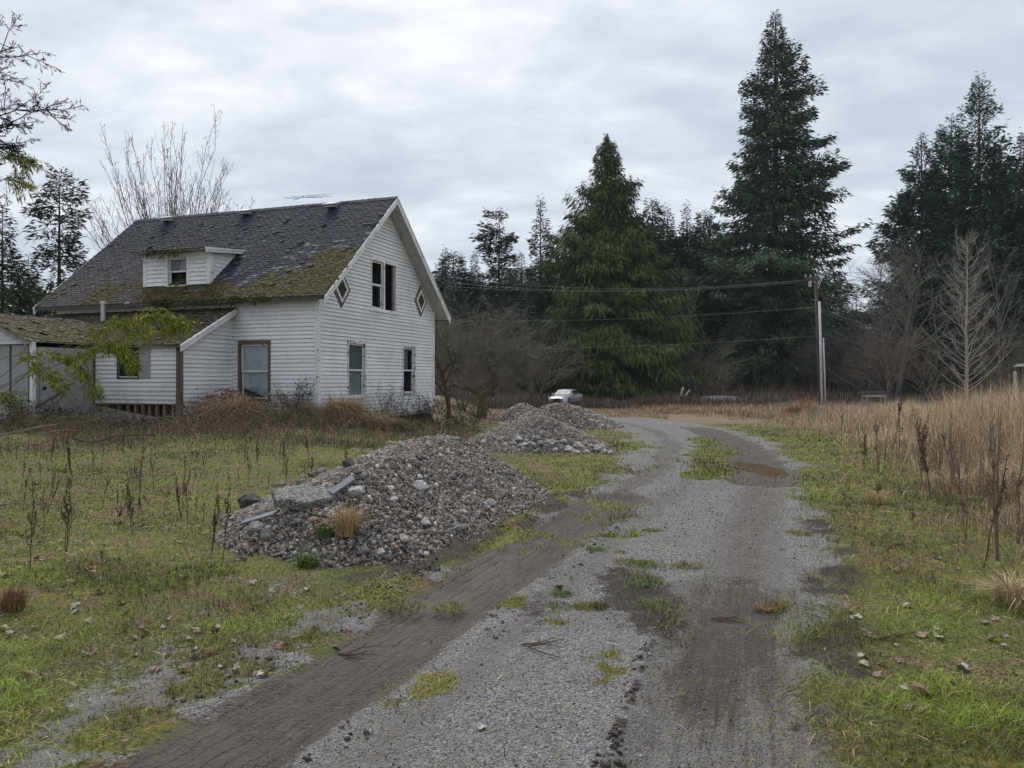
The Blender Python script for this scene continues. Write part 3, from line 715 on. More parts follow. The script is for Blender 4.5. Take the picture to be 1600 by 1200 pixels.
mb = MB(); mb.prism([(-.16, 4.47, DR(-.16) - .15), (1.95, 4.47, DR(1.95) - .13), (2.05, 4.47, DR(2.05) - .0), (-.16, 4.47, DR(-.16) - .0)], (0, 1, 0), .027); mb.prism([(-.20, 4.44, DR(-.2) - .06), (2.1, 4.44, DR(2.1) - .03), (2.1, 4.44, DR(2.1) + .02), (-.2, 4.44, DR(-.2) + .02)], (0, 1, 0), .05)
mb.build('dormer_fascia', M['trim'], dm)
def dcol(u, v, R): return np.array((.075, .05, .033)) * R.uniform(.6, 1.4) if R.random() < .75 else np.array((.07, .072, .08)) * R.uniform(.8, 1.3)
shingles('dormer_shingles', (-.16, 4.5, DR(-.16) + .004), (0, 1, 0), (1, 0, .1), 3.5, 2.3, dcol, dm, 14)
pts = np.stack([R.uniform(-.14, 1.6, 520) ** 1.0, 4.52 + R.uniform(0, 3.46, 520), np.zeros(520)], 1); pts[:260, 0] = R.uniform(-.17, .15, 260); pts[:, 2] = 6.28 + .10 * (pts[:, 0] + .1)
clumps('needle_litter', pts, np.tile(np.array((-.1, 0, 1.)), (520, 1)), R.uniform(.03, .08, 520), np.where(R.random((520, 1)) < .8, np.array((.10, .055, .03)), np.array((.05, .055, .02))) * R.uniform(.6, 1.3, (520, 1)), dm, M['roofing'])
# lean-to -----------------------------------------------------------------
LX, LY0, LY1, PY = -2.47, 3.49, 12.0, 7.08
LZ = lambda x: 4.13 + .525 * x
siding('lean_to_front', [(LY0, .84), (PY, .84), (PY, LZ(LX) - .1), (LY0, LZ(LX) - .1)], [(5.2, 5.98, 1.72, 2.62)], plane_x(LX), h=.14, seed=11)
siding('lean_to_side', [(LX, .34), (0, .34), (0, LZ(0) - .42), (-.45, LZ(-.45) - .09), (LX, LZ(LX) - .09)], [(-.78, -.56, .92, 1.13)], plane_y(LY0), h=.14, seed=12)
mb = MB(); mb.box(LX - .045, LX + .10, LY0 - .05, LY0 + .11, .3, LZ(LX) - .12); mb.build('corner_post', M['bare'], house); mb = MB(); mb.box(LX - .05, LX + .05, PY - .09, PY - .001, .5, LZ(LX) - .12); mb.build('corner_post', M['bare'], house)
mb = MB()
for y in (3.75, 4.1, 4.42, 4.72, 4.98, 5.3, 5.62, 6.0, 6.5): mb.box(LX + .02, LX + .12, y, y + .09, .2, .83)
mb.box(LX - .01, LX + .14, LY0 + .12, PY - .1, .80, .87); mb.build('floor_studs', simple('raw_studs', (.2, .14, .1), .9, .3, 8), house)
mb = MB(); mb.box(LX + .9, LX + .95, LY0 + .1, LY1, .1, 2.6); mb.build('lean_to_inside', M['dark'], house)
mb = MB(); frame(mb, plane_x(LX), 5.12, 6.06, 1.64, 2.66, .07, -.03, .04); w = mb.build('window', simple('black_frame', (.03, .03, .032), .5), house); w['label'] = 'small black-framed window on the lean-to under the bamboo'
mb = MB(); mb.add([(LX + .01, 5.18, 1.7), (LX + .01, 6.0, 1.7), (LX + .01, 6.0, 2.6), (LX + .01, 5.18, 2.6)], [(0, 1, 2, 3)]); mb.build('pane', M['glass'], w)
mb = MB(); boxm(mb, plane_x(LX), 4.66, 5.11, .022, .05, 1.66, 2.6); mb.build('boarded_panel', M['ply'], house)
mb = MB(); mb.prism([(.02, LY0 - .25, LZ(.02) - .07), (-2.66, LY0 - .25, LZ(-2.66) - .07), (-2.66, LY0 - .25, LZ(-2.66)), (.02, LY0 - .25, LZ(.02))], (0, 1, 0), LY1 - LY0 + .4); lr = mb.build('lean_to_roof', M['drift'], house)
mb = MB(); mb.prism([(-.02, LY0 - .29, LZ(-.02) - .2), (-2.72, LY0 - .29, LZ(-2.72) - .2), (-2.72, LY0 - .29, LZ(-2.72) - .03), (-.02, LY0 - .29, LZ(-.02) - .03)], (0, 1, 0), .035)
mb.prism([(-.02, LY0 - .32, LZ(-.02) - .06), (-2.74, LY0 - .32, LZ(-2.74) - .06), (-2.74, LY0 - .32, LZ(-2.74) + .015), (-.02, LY0 - .32, LZ(-.02) + .015)], (0, 1, 0), .065)
mb.prism([(-.15, LY0 - .02, LZ(-.15) - .09), (-.75, LY0 - .02, LZ(-.75) - .09), (-.52, LY0 - .02, LZ(-.52) - .35), (-.15, LY0 - .02, LZ(-.15) - .5)], (0, 1, 0), .03)
mb.build('barge_board', M['trim'], lr)
LV = (.8854, 0, .4648)
def lcol(u, v, R):
    b = R.random(); return np.array((.052, .043, .03)) * R.uniform(.6, 1.5) if b < .92 else np.array((.10, .095, .09)) * R.uniform(.6, 1.3)
shingles('shingle_cover', (-2.70, LY0 - .25, LZ(-2.70) + .004), (0, 1, 0), LV, LY1 - LY0 + .4, 3.05, lcol, lr, 23, miss=.06, ragged=1)
n = 2600; q = R.uniform(0, 2.98, n); u = R.uniform(0, 8.8, n)
pts = np.stack([-2.70 + LV[0] * q, LY0 - .25 + u, LZ(-2.7) + LV[2] * q + .01], 1)
bb = R.random((n, 1)); cl = np.where(bb < .5, np.array((.06, .045, .025)), np.where(bb < .9, np.array((.085, .085, .018)), np.array((.14, .11, .08)))) * R.uniform(.5, 1.3, (n, 1))
clumps('moss', pts, np.tile(np.array((-.4648, 0, .8854)), (n, 1)), R.uniform(.02, .08, n), cl, lr, M['roofing'], 9)
mb = MB(); vx, vy = -.75, 8.55; mb.tube([(vx, vy, LZ(vx) - .05), (vx, vy, LZ(vx) + .62)], .085, 10); mb.tube([(vx, vy, LZ(vx) + .62), (vx, vy, LZ(vx) + .72)], [.13, .07], 10); mb.build('vent_pipe', M['steel'], lr)
# porch ---------------------------------------------------------------------
PX = -4.73; RY, RZ_ = 9.1, 3.72; PZ = lambda y: RZ_ - .43 * abs(y - RY)
mb = MB()
for x0, x1 in ((-3.62, -3.25), (-3.24, -2.87), (-2.86, -2.53)): mb.box(x0, x1, PY - .02, PY + .02, .34, 2.62)
for x0, x1 in ((-4.6, -4.5),): mb.box(x0, x1, PY - .02, PY + .02, .34, 2.62)
mb.box(-4.5, -2.53, PY - .021, PY + .021, 2.43, 2.63)
mb.box(PX + .10, PX + .14, PY + .3, PY + 1.0, .34, 2.7); mb.box(PX + .12, PX + .16, PY + 1.12, PY + 4.0, .34, 2.7); porch = mb.build('porch', M['ply'], house); porch['label'] = 'lean-to porch of grey plywood sheets with a door'
mb = MB(); mb.box(-4.49, -3.64, PY - .05, PY - .005, .36, 2.42); d = mb.build('door', simple('grey_door', (.33, .33, .335), .6, .12, 2), porch)
mb = MB(); mb.tube([(-4.38, PY - .06, 1.35), (-4.38, PY - .13, 1.35)], [.05, .06], 10); mb.build('door_knob', M['dark'], d)
mb = MB(); mb.box(-3.86, -3.72, PY - .06, PY - .051, .52, .72); mb.build('cat_flap', M['dark'], d)
mb = MB(); mb.box(PX - .07, PX + .05, PY - .10, PY + .02, .22, 2.80); mb.build('porch_post', M['trim'], porch)
mb = MB()
for s_, e_ in ((1, RY - 7.0), (-1, RY - 7.0)):
    mb.prism([(PX - .3, RY, RZ_ - .05), (PX - .3, RY - s_ * e_, RZ_ - .43 * e_ - .05), (PX - .3, RY - s_ * e_, RZ_ - .43 * e_), (PX - .3, RY, RZ_)], (1, 0, 0), 3.8)
pr = mb.build('porch_roof', M['drift'], porch); n = 700; q = R.uniform(0, 2.1, n); u = R.uniform(0, 3.75, n); pts = np.stack([PX - .33 + u, 6.98 + q, PZ(6.98) + .43 * q + .012], 1); bb = R.random((n, 1)); clumps('moss', pts, np.tile(np.array((0, -.395, .919)), (n, 1)), R.uniform(.02, .075, n), np.where(bb < .5, np.array((.06, .045, .025)), np.array((.085, .08, .018))) * R.uniform(.5, 1.3, (n, 1)), pr, M['roofing'], 10)
mb = MB(); mb.prism([(PX - .33, RY, RZ_ - .17), (PX - .33, 6.95, PZ(6.95) - .14), (PX - .33, 6.95, PZ(6.95) - .04), (PX - .33, RY, RZ_ - .07)], (1, 0, 0), .03); mb.build('barge_board', M['drift'], pr)
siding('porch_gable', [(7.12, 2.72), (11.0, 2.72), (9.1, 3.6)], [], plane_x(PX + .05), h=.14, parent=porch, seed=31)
def pcol(u, v, R):
    m = fbm(np.array([u * .7]), np.array([v * .9]), 91)[0]
    return np.array((.07, .062, .022)) * R.uniform(.5, 1.4) if (v < 1.3 and m > .36) or u < .6 or R.random() < .3 else np.array((.055, .052, .048)) * R.uniform(.6, 1.4)
shingles('shingle_cover', (PX - .33, 6.98, PZ(6.98) + .004), (1, 0, 0), (0, 1, .43), 3.8, 2.32, pcol, pr, 33, miss=.05, ragged=1)
mb = MB(); mb.box(PX + .2, PX + .8, PY + .9, PY + 1.15, .3, 1.9); mb.build('inside_clutter', simple('rust_clutter', (.22, .1, .07), .9, .5, 5), porch)

# things on and beside the house
an = empty('roof_antenna', hw((4.42, 3.4, 8.66)), HRZ, 'bent television antenna lying along the roof ridge', 'antenna')
mb = MB(); mb.tube([(-.55, -.25, .10), (.2, .35, .38), (.3, .9, .30)], .014, 6); mb.build('boom', M['steel'], an)
for k, (a, l, z, tl) in enumerate(((-.5, 1.15, .13, .05), (-.3, 1.0, .2, .02), (-.05, .8, .3, -.03), (.2, 1.2, .40, .02), (.28, .7, .34, .06))):
    mb = MB(); mb.tube([(a, a * .7 - l, z - tl), (a, a * .7 + l, z + tl)], .008, 5); mb.build('element', M['steel'], an)
# fallen clapboards under the lean-to window
for k, (p, q, lab) in enumerate((((-2.75, 6.85, .66), (-2.95, 3.9, .30), 'long grey fallen clapboard sloping from the porch to the corner post'), ((-3.1, 6.6, .44), (-3.35, 4.3, .33), 'shorter fallen board lying in front of the sloping clapboard'))):
    o = MB().bar(hw(p), hw(q), .03, .24, up=(0, 0, 1)).build('fallen_board', M['drift']); tag(o, lab, 'board')
mb = MB(); mb.bar(hw((-4.72, 7.0, .74)), hw((-3.55, 6.95, 1.35)), .05, .05); o = mb.build('leaning_pole', simple('dark_rod', (.06, .045, .04), .8), None); tag(o, 'dark thin pole leaning across the grey porch door', 'pole')
o = MB().box(-.06, .06, -.06, .06, -.5, 3.0).build('wooden_post', M['drift']); o.location = hw((9.6, .6, .25)); tag(o, 'bare wooden post standing past the far corner of the farmhouse', 'post')
# ------------------------------------------------------------------ trees
def kites(p, d, side, L, Wd, col, droop=.15):
    """leafy spray blades: bent four-sided slivers; p,d,side (n,3), L,Wd (n,)"""
    L = L[:, None]; Wd = Wd[:, None]
    dn = np.array((0, 0, -1.0))
    a = p; b = p + d * L * .45 + side * Wd * .5; c = p + d * L + dn * L * droop; e = p + d * L * .45 - side * Wd * .5
    V = np.stack([a, b, c, e], 1).reshape(-1, 3)
    Fc = np.arange(len(p))[:, None] * 4 + np.arange(4)
    return V, Fc, np.repeat(col, 4, 0)
def norm(v): return v / (np.linalg.norm(v, axis=-1, keepdims=True) + 1e-9)
def tubes_np(lines, sides=3):
    """lines: list of (points (k,3), radii (k,)) -> vertices, faces"""
    by = {}
    for p, r in lines: by.setdefault(len(p), []).append((p, r))
    Vs, Fs, b = [], [], 0
    a = np.arange(sides) * 2 * PI / sides
    for k, ls in by.items():
        Pp = np.array([l[0] for l in ls], float); Rr = np.array([l[1] for l in ls], float); n = len(ls)
        d = norm(np.gradient(Pp, axis=1)); up = np.where(np.abs(d[..., 2:3]) > .9, np.array((0, 1., 0)), np.array((0, 0, 1.)))
        u = norm(np.cross(d, up)); v = np.cross(d, u)
        ring = Pp[:, :, None] + Rr[:, :, None, None] * (u[:, :, None] * np.cos(a)[:, None] + v[:, :, None] * np.sin(a)[:, None])
        Vs.append(ring.reshape(-1, 3))
        i = np.arange(n)[:, None, None] * k * sides; j = np.arange(k - 1)[None, :, None] * sides; s = np.arange(sides)[None, None]
        q = np.stack([i + j + s, i + j + (s + 1) % sides, i + j + sides + (s + 1) % sides, i + j + sides + s], -1).reshape(-1, 4) + b
        Fs.append(q); b += n * k * sides
    return np.concatenate(Vs), np.concatenate(Fs)

def conifer(name, seed, H, R, prof, nb, tilt=(-.25, .5), sprays=26, sl=.75, sw=.2, greens=((.022, .035, .018), (.05, .065, .028)), droop=.18, tip=.12, trunk=.012,
            base=.06, hang=.2, gaps=.15, barkm='bark', lean=0, tops=1, label=None, group=None, squash=1.):
    """trunk and crown of a needle tree; prof(t) gives the crown's half width at height fraction t"""
    R_ = np.random.default_rng(seed)
    root = empty(name, label=label, cat='tree', group=group)
    n_tr = 14; zz_ = np.linspace(-.3, H * .985, n_tr); rad = H * trunk * (1 - zz_ / H * .97) ** .9; rad[0] *= 1.5
    wx = np.cumsum(R_.normal(0, .02, n_tr)) * H * .02; wx -= wx[0]
    tv, tf = tubes_np([(np.stack([wx + lean * zz_, wx * .5, zz_], 1), rad)], 9)
    mesh_np('trunk', tv, tf, M[barkm], root, smooth=True)
    tt = base + (1 - base) * (R_.uniform(0, 1, nb) ** 1.15); tt = np.sort(tt); tt[-3:] = [.975, .985, .992]
    azm = np.arange(nb) * 2.39996 + R_.uniform(-.5, .5, nb)
    sector = np.array([prof(x) for x in tt])
    irr = .36 + .95 * vnoise(azm / (2 * PI) * 7 % 7, tt * 14, seed) + R_.uniform(-.18, .18, nb)
    L = np.maximum(.25, R * sector * irr)
    keep = R_.random(nb) > gaps * (tt < .93); tt, azm, L = tt[keep], azm[keep], L[keep]; nb = len(tt)
    el_ = tilt[0] + (tilt[1] - tilt[0]) * tt ** 1.6 + R_.normal(0, .15, nb)
    dirn = np.stack([np.cos(azm) * np.cos(el_), np.sin(azm) * np.cos(el_) * squash, np.sin(el_)], 1)
    org = np.stack([np.interp(tt * H, zz_, wx) + lean * tt * H, np.interp(tt * H, zz_, wx) * .5, tt * H], 1)
    def bpt(i, s): # point at fraction s of branch i
        return org[i] + dirn[i] * (L[i] * s)[:, None] + np.array((0, 0, 1.)) * (L[i] * (-droop * s ** 1.6 + tip * s ** 4))[:, None]
    ss = np.linspace(.0, 1, 5)
    lines = [(np.stack([bpt(np.array([i]), np.array([s]))[0] for s in ss]), np.linspace(.010 * L[i] + .015, .008, 5)) for i in range(nb)]
    bv, bf = tubes_np(lines, 3)
    cnt = np.maximum(4, (L * sprays / 4).astype(int)); bi = np.repeat(np.arange(nb), cnt)
    s = R_.uniform(.12, 1.0, len(bi)) ** .75
    p = bpt(bi, s); out = dirn[bi]; lat = norm(np.cross(out, np.array((0, 0, 1.)))) * np.where(R_.random(len(bi)) < .5, 1, -1)[:, None]
    d = norm(out * R_.uniform(.3, 1.0, (len(bi), 1)) + lat * R_.uniform(0, 1.0, (len(bi), 1)) * (1.1 - .5 * s[:, None]) + np.array((0, 0, -1.)) * (hang + R_.normal(0, .22, (len(bi), 1))))
    w = L[bi] * .24 * (1 - .55 * s); p = p + lat * (R_.uniform(0, 1, len(bi)) * w)[:, None] + np.array((0, 0, 1.)) * R_.normal(-.14, .24, len(bi))[:, None]
    side = norm(np.cross(d, R_.normal(size=d.shape) * .6 + np.array((0, 0, 1.))))
    Lk_ = sl * R_.uniform(.55, 1.3, len(bi)) * np.clip(.45 + L[bi] / (R * .8), .4, 1.1); Wk = sw * R_.uniform(.6, 1.4, len(bi)) * np.clip(.5 + L[bi] / R, .5, 1)
    mixv = np.clip(.5 * vnoise(p[:, 0] * .9 + p[:, 1] * .7, p[:, 2] * 1.1, seed + 3) + R_.uniform(0, .35, len(bi)) + .25 * s, 0, 1)[:, None]
    col = np.array(greens[0]) * (1 - mixv) + np.array(greens[1]) * mixv
    col = col * np.array((1.08, 1.32, 1.12)); dead = R_.random(len(bi)) < .015; col[dead] = (.08, .055, .035)
    kv, kf, kc = kites(p, d, side, Lk_, Wk, col)
    V = np.concatenate([bv, kv]); cc = np.concatenate([np.tile((.035, .03, .025), (len(bv), 1)), kc])
    mesh_np('crown', V, [bf, kf + len(bv)], M['leaf'], root, col=cc)
    return root

def bare(seed, H, trunk_r, spread=.7, levels=4, kids=(9, 7, 6, 5), upright=.35, first=.3, curve=.3, droopy=0., ratio=.55, minr=.008, stems=1, jitter=.25, col=None):
    """leafless branching: list of polylines from trunk to twig"""
    R = np.random.default_rng(seed); out = []
    up = np.array((0, 0, 1.))
    def grow(p, d, L, r, lev):
        k = 6 if lev == 0 else 5 if lev == 1 else 4 if lev == 2 else 3
        pts = [p]; dd = d; bend = R.normal(0, curve, 3)
        for j in range(k - 1):
            dd = dd + bend * .35 / (k - 1) * 2 + R.normal(0, jitter, 3) / (k) + up * (upright if lev > 0 else .1) * .35 / (k - 1) - up * droopy * (lev > 1) * .5
            dd = dd / np.linalg.norm(dd); pts.append(pts[-1] + dd * L / (k - 1))
        pts = np.array(pts); endr = max(minr * .6, r * (.35 if lev == 0 else .25)); rr = np.linspace(r, endr, k)
        out.append((lev, pts, rr))
        if lev + 1 >= levels: return
        n = kids[lev]
        for c in range(n):
            f0 = first if lev == 0 else .2
            f = f0 + (1 - f0) * (c + R.uniform(.1, .9)) / n
            x = f * (k - 1); i = min(int(x), k - 2); q = pts[i] + (pts[i + 1] - pts[i]) * (x - i); ax = pts[i + 1] - pts[i]; ax /= np.linalg.norm(ax)
            th = R.uniform(0, 2 * PI) if lev else c * 2.4 + R.uniform(-.5, .5)
            u = np.cross(ax, R.normal(size=3) if abs(ax[2]) > .95 else up); u /= np.linalg.norm(u); v = np.cross(ax, u)
            an = spread * R.uniform(.7, 1.25)
            nd = ax * math.cos(an) + (u * math.cos(th) + v * math.sin(th)) * math.sin(an)
            grow(q, nd, L * ratio * (1.15 - .55 * f) * R.uniform(.7, 1.2), max(minr, np.interp(x, np.arange(k), rr) * .55), lev + 1)
    for s_ in range(stems):
        a = s_ * 2 * PI / max(1, stems) + R.uniform(-.4, .4); ln = .0 if stems == 1 else R.uniform(.08, .28)
        d0 = norm(np.array((math.cos(a) * ln, math.sin(a) * ln, 1.))); grow(np.array((math.cos(a) * .2 * (stems > 1), math.sin(a) * .2 * (stems > 1), -.2)), d0, H * R.uniform(.8, 1.0), trunk_r, 0)
    return out
def bare_tree(name, lines, label=None, group=None, barkm='greybark', tcol=(.09, .08, .07), cat='tree'):
    root = empty(name, label=label, cat=cat, group=group)
    v, f = tubes_np([(p, r) for l, p, r in lines if l == 0], 8); mesh_np('trunk', v, f, M[barkm], root, smooth=True)
    hi = [(p, r) for l, p, r in lines if l > 0]
    v, f = tubes_np(hi, 3)
    mesh_np('branches', v, f, M['twig'], root, col=np.tile(tcol, (len(v), 1)) * np.random.default_rng(1).uniform(.8, 1.2, (len(v), 1)))
    return root

def place(o, px, d, s=1., rz=0., dz=0.):
    x = (px - 800) / F * d; o.location = (x, d, float(base_z(x, d)) + dz); o.scale = (s, s, s) if not hasattr(s, '__len__') else s; o.rotation_euler = (0, 0, rz); return o
def tree_h(px, ytop, d):   # height needed to reach picture row ytop
    x = (px - 800) / F * d; return CZ + (HY - ytop) / F * d - float(base_z(x, d))

fir_prof = lambda t: (1 - t) ** .78 * (1 - .35 * max(0, .25 - t) / .25) + .012
H = tree_h(1213, 15, 92)
place(conifer('fir_tree', 11, H, 8.6, lambda t: float(np.interp(t, (0, .35, .53, .69, .81, .9, 1), (.92, 1, .93, .66, .42, .22, .02))), 900, (-.30, .5), 84, .62, .21, ((.034, .052, .036), (.08, .108, .062)), .20, .2, .013, .04, .16, .14,
              label='tallest dark fir tree standing behind the utility pole'), 1211, 92)
H = tree_h(952, 212, 84)
place(conifer('cedar_tree', 12, H, 9.6, lambda t: float(np.interp(t, (0, .06, .15, .3, .49, .67, .79, .89, 1), (.6, .85, 1, .9, .74, .54, .40, .22, .02))), 950, (-.15, .95), 92, .66, .15, ((.035, .046, .018), (.10, .108, .040)), .40, .2, .024, .09, .75, .22, 'redbark',
              label='broad drooping cedar with reddish trunk behind the white car'), 948, 84)
# the group at the right edge
for k, (px, yt, d, R_, lab) in enumerate(((1530, 113, 78, 7.6, 'tall pointed fir at the right edge, highest of that clump'), (1440, 208, 82, 6.4, 'shorter fir on the left side of the right-hand clump'),
                                         (1600, 205, 74, 6.8, 'wide fir cut by the right edge of the view'), (1487, 176, 88, 6.5, 'fir half hidden behind the tallest tree of the right-hand clump'))):
    H = tree_h(px, yt, d)
    place(conifer('fir_tree', 21 + k, H, R_, lambda t: min(1, (1 - t) ** .8 * 1.25) + .012, 560, (-.22, .5), 74, .66, .19, ((.030, .052, .040), (.072, .105, .078)), .16, .2, .011, .05, .05, .10, label=lab, group='firs at the right edge'), px, d, 1, k * 1.3)
# left of the house
H = tree_h(92, 268, 58)
place(conifer('fir_tree', 31, H, 2.6, lambda t: [1.0, .9, .85, 1.1, .9, .62, .75, .55, .72, .62, .35][min(10, int(t * 11))], 330, (-.1, .35), 60, .5, .14, ((.022, .034, .026), (.05, .07, .05)), .12, .1, .014, .1, .05, .25, tops=3, label='ragged blunt-topped fir rising behind the left end of the roof'), 92, 58)
H = tree_h(8, 318, 46)
place(conifer('spruce_tree', 32, H, 3.3, fir_prof, 340, (-.35, .4), 64, .5, .14, ((.022, .032, .018), (.05, .06, .03)), .2, .15, .013, .05, .15, .1, label='dark spruce cut by the left edge of the view'), 4, 46)
H = tree_h(46, 395, 64)
place(conifer('fir_tree', 33, H, 3.4, fir_prof, 320, (-.3, .45), 60, .5, .14, ((.022, .034, .027), (.05, .07, .05)), .15, .15, .012, .05, .1, .1, label='small fir between the spruce and the blunt-topped fir'), 44, 64)
# background prototypes, copied along the far edge of the field
protoA = conifer('distant_conifer', 41, 20, 3.4, fir_prof, 330, (-.3, .5), 56, .62, .19, ((.024, .038, .029), (.058, .080, .056)), .15, .18, .012, .04, .08, .12, group='distant conifers')
protoB = conifer('distant_conifer', 42, 20, 4.1, lambda t: min(.9, (1 - t) ** .6 * 1.05) + .02, 340, (-.2, .4), 56, .62, .2, ((.024, .036, .024), (.056, .073, .044)), .25, .15, .013, .04, .25, .1, group='distant conifers')
protoC = conifer('distant_conifer', 43, 20, 2.7, lambda t: (.55 if t < .35 else 1) * (1 - t) ** .7 + .02, 210, (-.2, .5), 44, .6, .15, ((.045, .058, .042), (.09, .105, .075)), .12, .15, .010, .08, .05, .3, group='distant conifers')
protoD = conifer('distant_conifer', 44, 20, 3.6, lambda t: [.9, .95, 1, .95, .9, .8, .6, .45, .62, .5, .3][min(10, int(t * 11))], 320, (-.05, .3), 54, .6, .19, ((.020, .032, .024), (.046, .065, .044)), .08, .08, .014, .05, .05, .18, group='distant conifers')
protos = [protoA, protoB, protoC, protoD]; used = set()
def far_conifer(kind, px, yt, d, label, wid=1.):
    o = protos[kind]
    if kind in used: o = copy_tree(o)
    used.add(kind)
    s = tree_h(px, yt, d) / 20.; place(o, px, d, (s * wid, s * wid, s), random.uniform(0, 6)); o['label'] = label; return o
far_conifer(2, 696, 385, 95, 'thin pale conifer just right of the farmhouse roof')
far_conifer(0, 722, 398, 112, 'conifer between the thin pale one and the broad dark one', 1.1)
far_conifer(0, 742, 392, 118, 'pointed conifer close left of the dark broken-topped one', 1.1)
far_conifer(3, 780, 330, 100, 'dark broken-topped conifer between house and cedar', 1.0)
far_conifer(0, 845, 308, 108, 'slim tall conifer touching the left side of the cedar', .95)
far_conifer(2, 815, 394, 100, 'small thin conifer left of the slim tall one', 1.1)
far_conifer(0, 868, 385, 120, 'conifer half covered by the left side of the cedar', 1.2)
far_conifer(1, 1020, 308, 118, 'bushy conifer rising just right of the cedar top', 1.15)
far_conifer(0, 1043, 322, 124, 'second conifer rising right of the cedar', 1.15)
far_conifer(0, 1073, 318, 120, 'pointed conifer midway between cedar and tallest fir', 1.0)
far_conifer(1, 1100, 326, 128, 'bushy conifer close left of the tallest fir', 1.1)
far_conifer(3, 1052, 372, 112, 'lower dark conifer in front between cedar and tallest fir', 1.0)
far_conifer(1, 1122, 372, 116, 'lower bushy conifer against the left skirt of the tallest fir', 1.0)
far_conifer(2, 1338, 442, 118, 'brownish sparse conifer in the gap right of the pole', 1.3)
far_conifer(2, 1318, 470, 122, 'low sparse conifer nearest the pole on its right', 1.3)
far_conifer(2, 1362, 462, 125, 'low sparse conifer left of the right-hand clump', 1.3)
RR = random.Random(5)
for k in range(30):
    px = 690 + k * 31 + RR.uniform(-9, 9)
    if 1290 < px < 1390: yt = 485 + RR.uniform(-15, 25)
    else: yt = (392 if 880 < px < 1150 else 425) + RR.uniform(-24, 35)
    far_conifer((0, 1, 3, 1)[k % 4], px, yt, RR.uniform(128, 160), 'dark conifer in the far row filling the wood behind the field', 1.5)['group'] = 'far row of conifers'
for k in range(26):
    px = 690 + k * 24 + RR.uniform(-9, 9); yt = (348 if 1000 < px < 1130 else 402) + RR.uniform(-14, 38)
    far_conifer((0, 1, 2, 1)[k % 4], px, yt, RR.uniform(104, 132), 'mid-sized conifer in the evergreen wall behind the field', 1.85)['group'] = 'evergreen wall behind the field'
for k, px in enumerate((1000, 1018, 1036, 1058, 1078, 1092, 1108, 1126, 690, 708, 730, 755, 798, 826)):
    far_conifer((1, 0, 1, 3)[k % 4], px, RR.uniform(335, 375) if px > 900 else RR.uniform(405, 438), RR.uniform(98, 112), 'broad conifer of the evergreen wall between house, cedar and tallest fir', 1.6)['group'] = 'broad conifers of the evergreen wall'
for k in range(5): far_conifer((0, 1)[k % 2], -40 + k * 42, 440 + RR.uniform(-20, 25), RR.uniform(75, 90), 'dark conifer far behind the porch roof at left', 1.2)['group'] = 'conifers behind the porch'

# bare broadleaf trees
gt = (.18, .168, .148)
ln = bare(51, 15, .22, .62, 4, (11, 7, 6, 4), .55, .25, .25, 0, .5, .010)
ln2 = bare(52, 12, .17, .8, 4, (10, 8, 7, 5), .42, .2, .4, .0, .58, .014, stems=3)
ln3 = bare(53, 9, .12, .7, 4, (9, 7, 6, 4), .35, .15, .35, .0, .55, .010, stems=4)
b1 = bare_tree('bare_tree', ln, tcol=gt, group='bare trees at the edge of the wood'); b2 = bare_tree('bare_tree', ln2, tcol=(.19, .178, .148), group='bare trees at the edge of the wood'); b3 = bare_tree('bare_tree', ln3, tcol=(.17, .148, .125), group='bare trees at the edge of the wood')
bp = [b1, b2, b3]; bu = set()
def bare_copy(kind, px, yt, d, label, H0, wid=1.):
    o = bp[kind]
    if kind in bu: o = copy_tree(o)
    bu.add(kind); s = tree_h(px, yt, d) / H0; place(o, px, d, (s * wid, s * wid, s), RR.uniform(0, 6)); o['label'] = label; return o
bare_copy(1, 1398, 372, 72, 'wide bare tree with arching limbs left of the right-hand firs', 14, 1.25)
bare_copy(2, 1385, 490, 66, 'dark several-stemmed bare tree beside the low table', 10, 1.0)
bare_copy(1, 1330, 500, 84, 'bare tree filling the gap right of the utility pole', 14, 1.2)
bare_copy(2, 1352, 520, 74, 'low bare tree between the pole and the dark-stemmed one', 10, 1.2)
bare_copy(0, 1062, 430, 88, 'grey bare tree standing between cedar and tallest fir', 15, .9)
bare_copy(2, 1085, 520, 86, 'low bare tree under the lower dark conifer', 10, 1.2)
bare_copy(1, 800, 470, 78, 'bare grey tree left of the cedar', 14, 1.25)
bare_copy(2, 835, 505, 74, 'low bare tree in front of the left side of the cedar', 10, 1.3)
bare_copy(1, 700, 480, 60, 'tangled bare tree rising close behind the right house corner', 14, 1.1)
bare_copy(2, 722, 500, 56, 'dense low bare tree between house corner and apple tree', 10, 1.2)
bare_copy(0, 1560, 400, 64, 'bare tree in front of the fir at the right edge', 15, .8)
bare_copy(2, 1455, 520, 62, 'low bare tree left of the pale birch', 10, 1.1)
bare_copy(2, 1580, 500, 60, 'low bare tree right of the pale birch', 10, 1.1)
for k in range(11):
    px = 690 + k * 84 + RR.uniform(-15, 15)
    bare_copy(RR.choice((1, 2, 2)), px, 545 + RR.uniform(-25, 18), RR.uniform(76, 98), 'low bare tree in the brown thicket at the edge of the wood', 12, 1.5)['group'] = 'thicket trees along the wood'
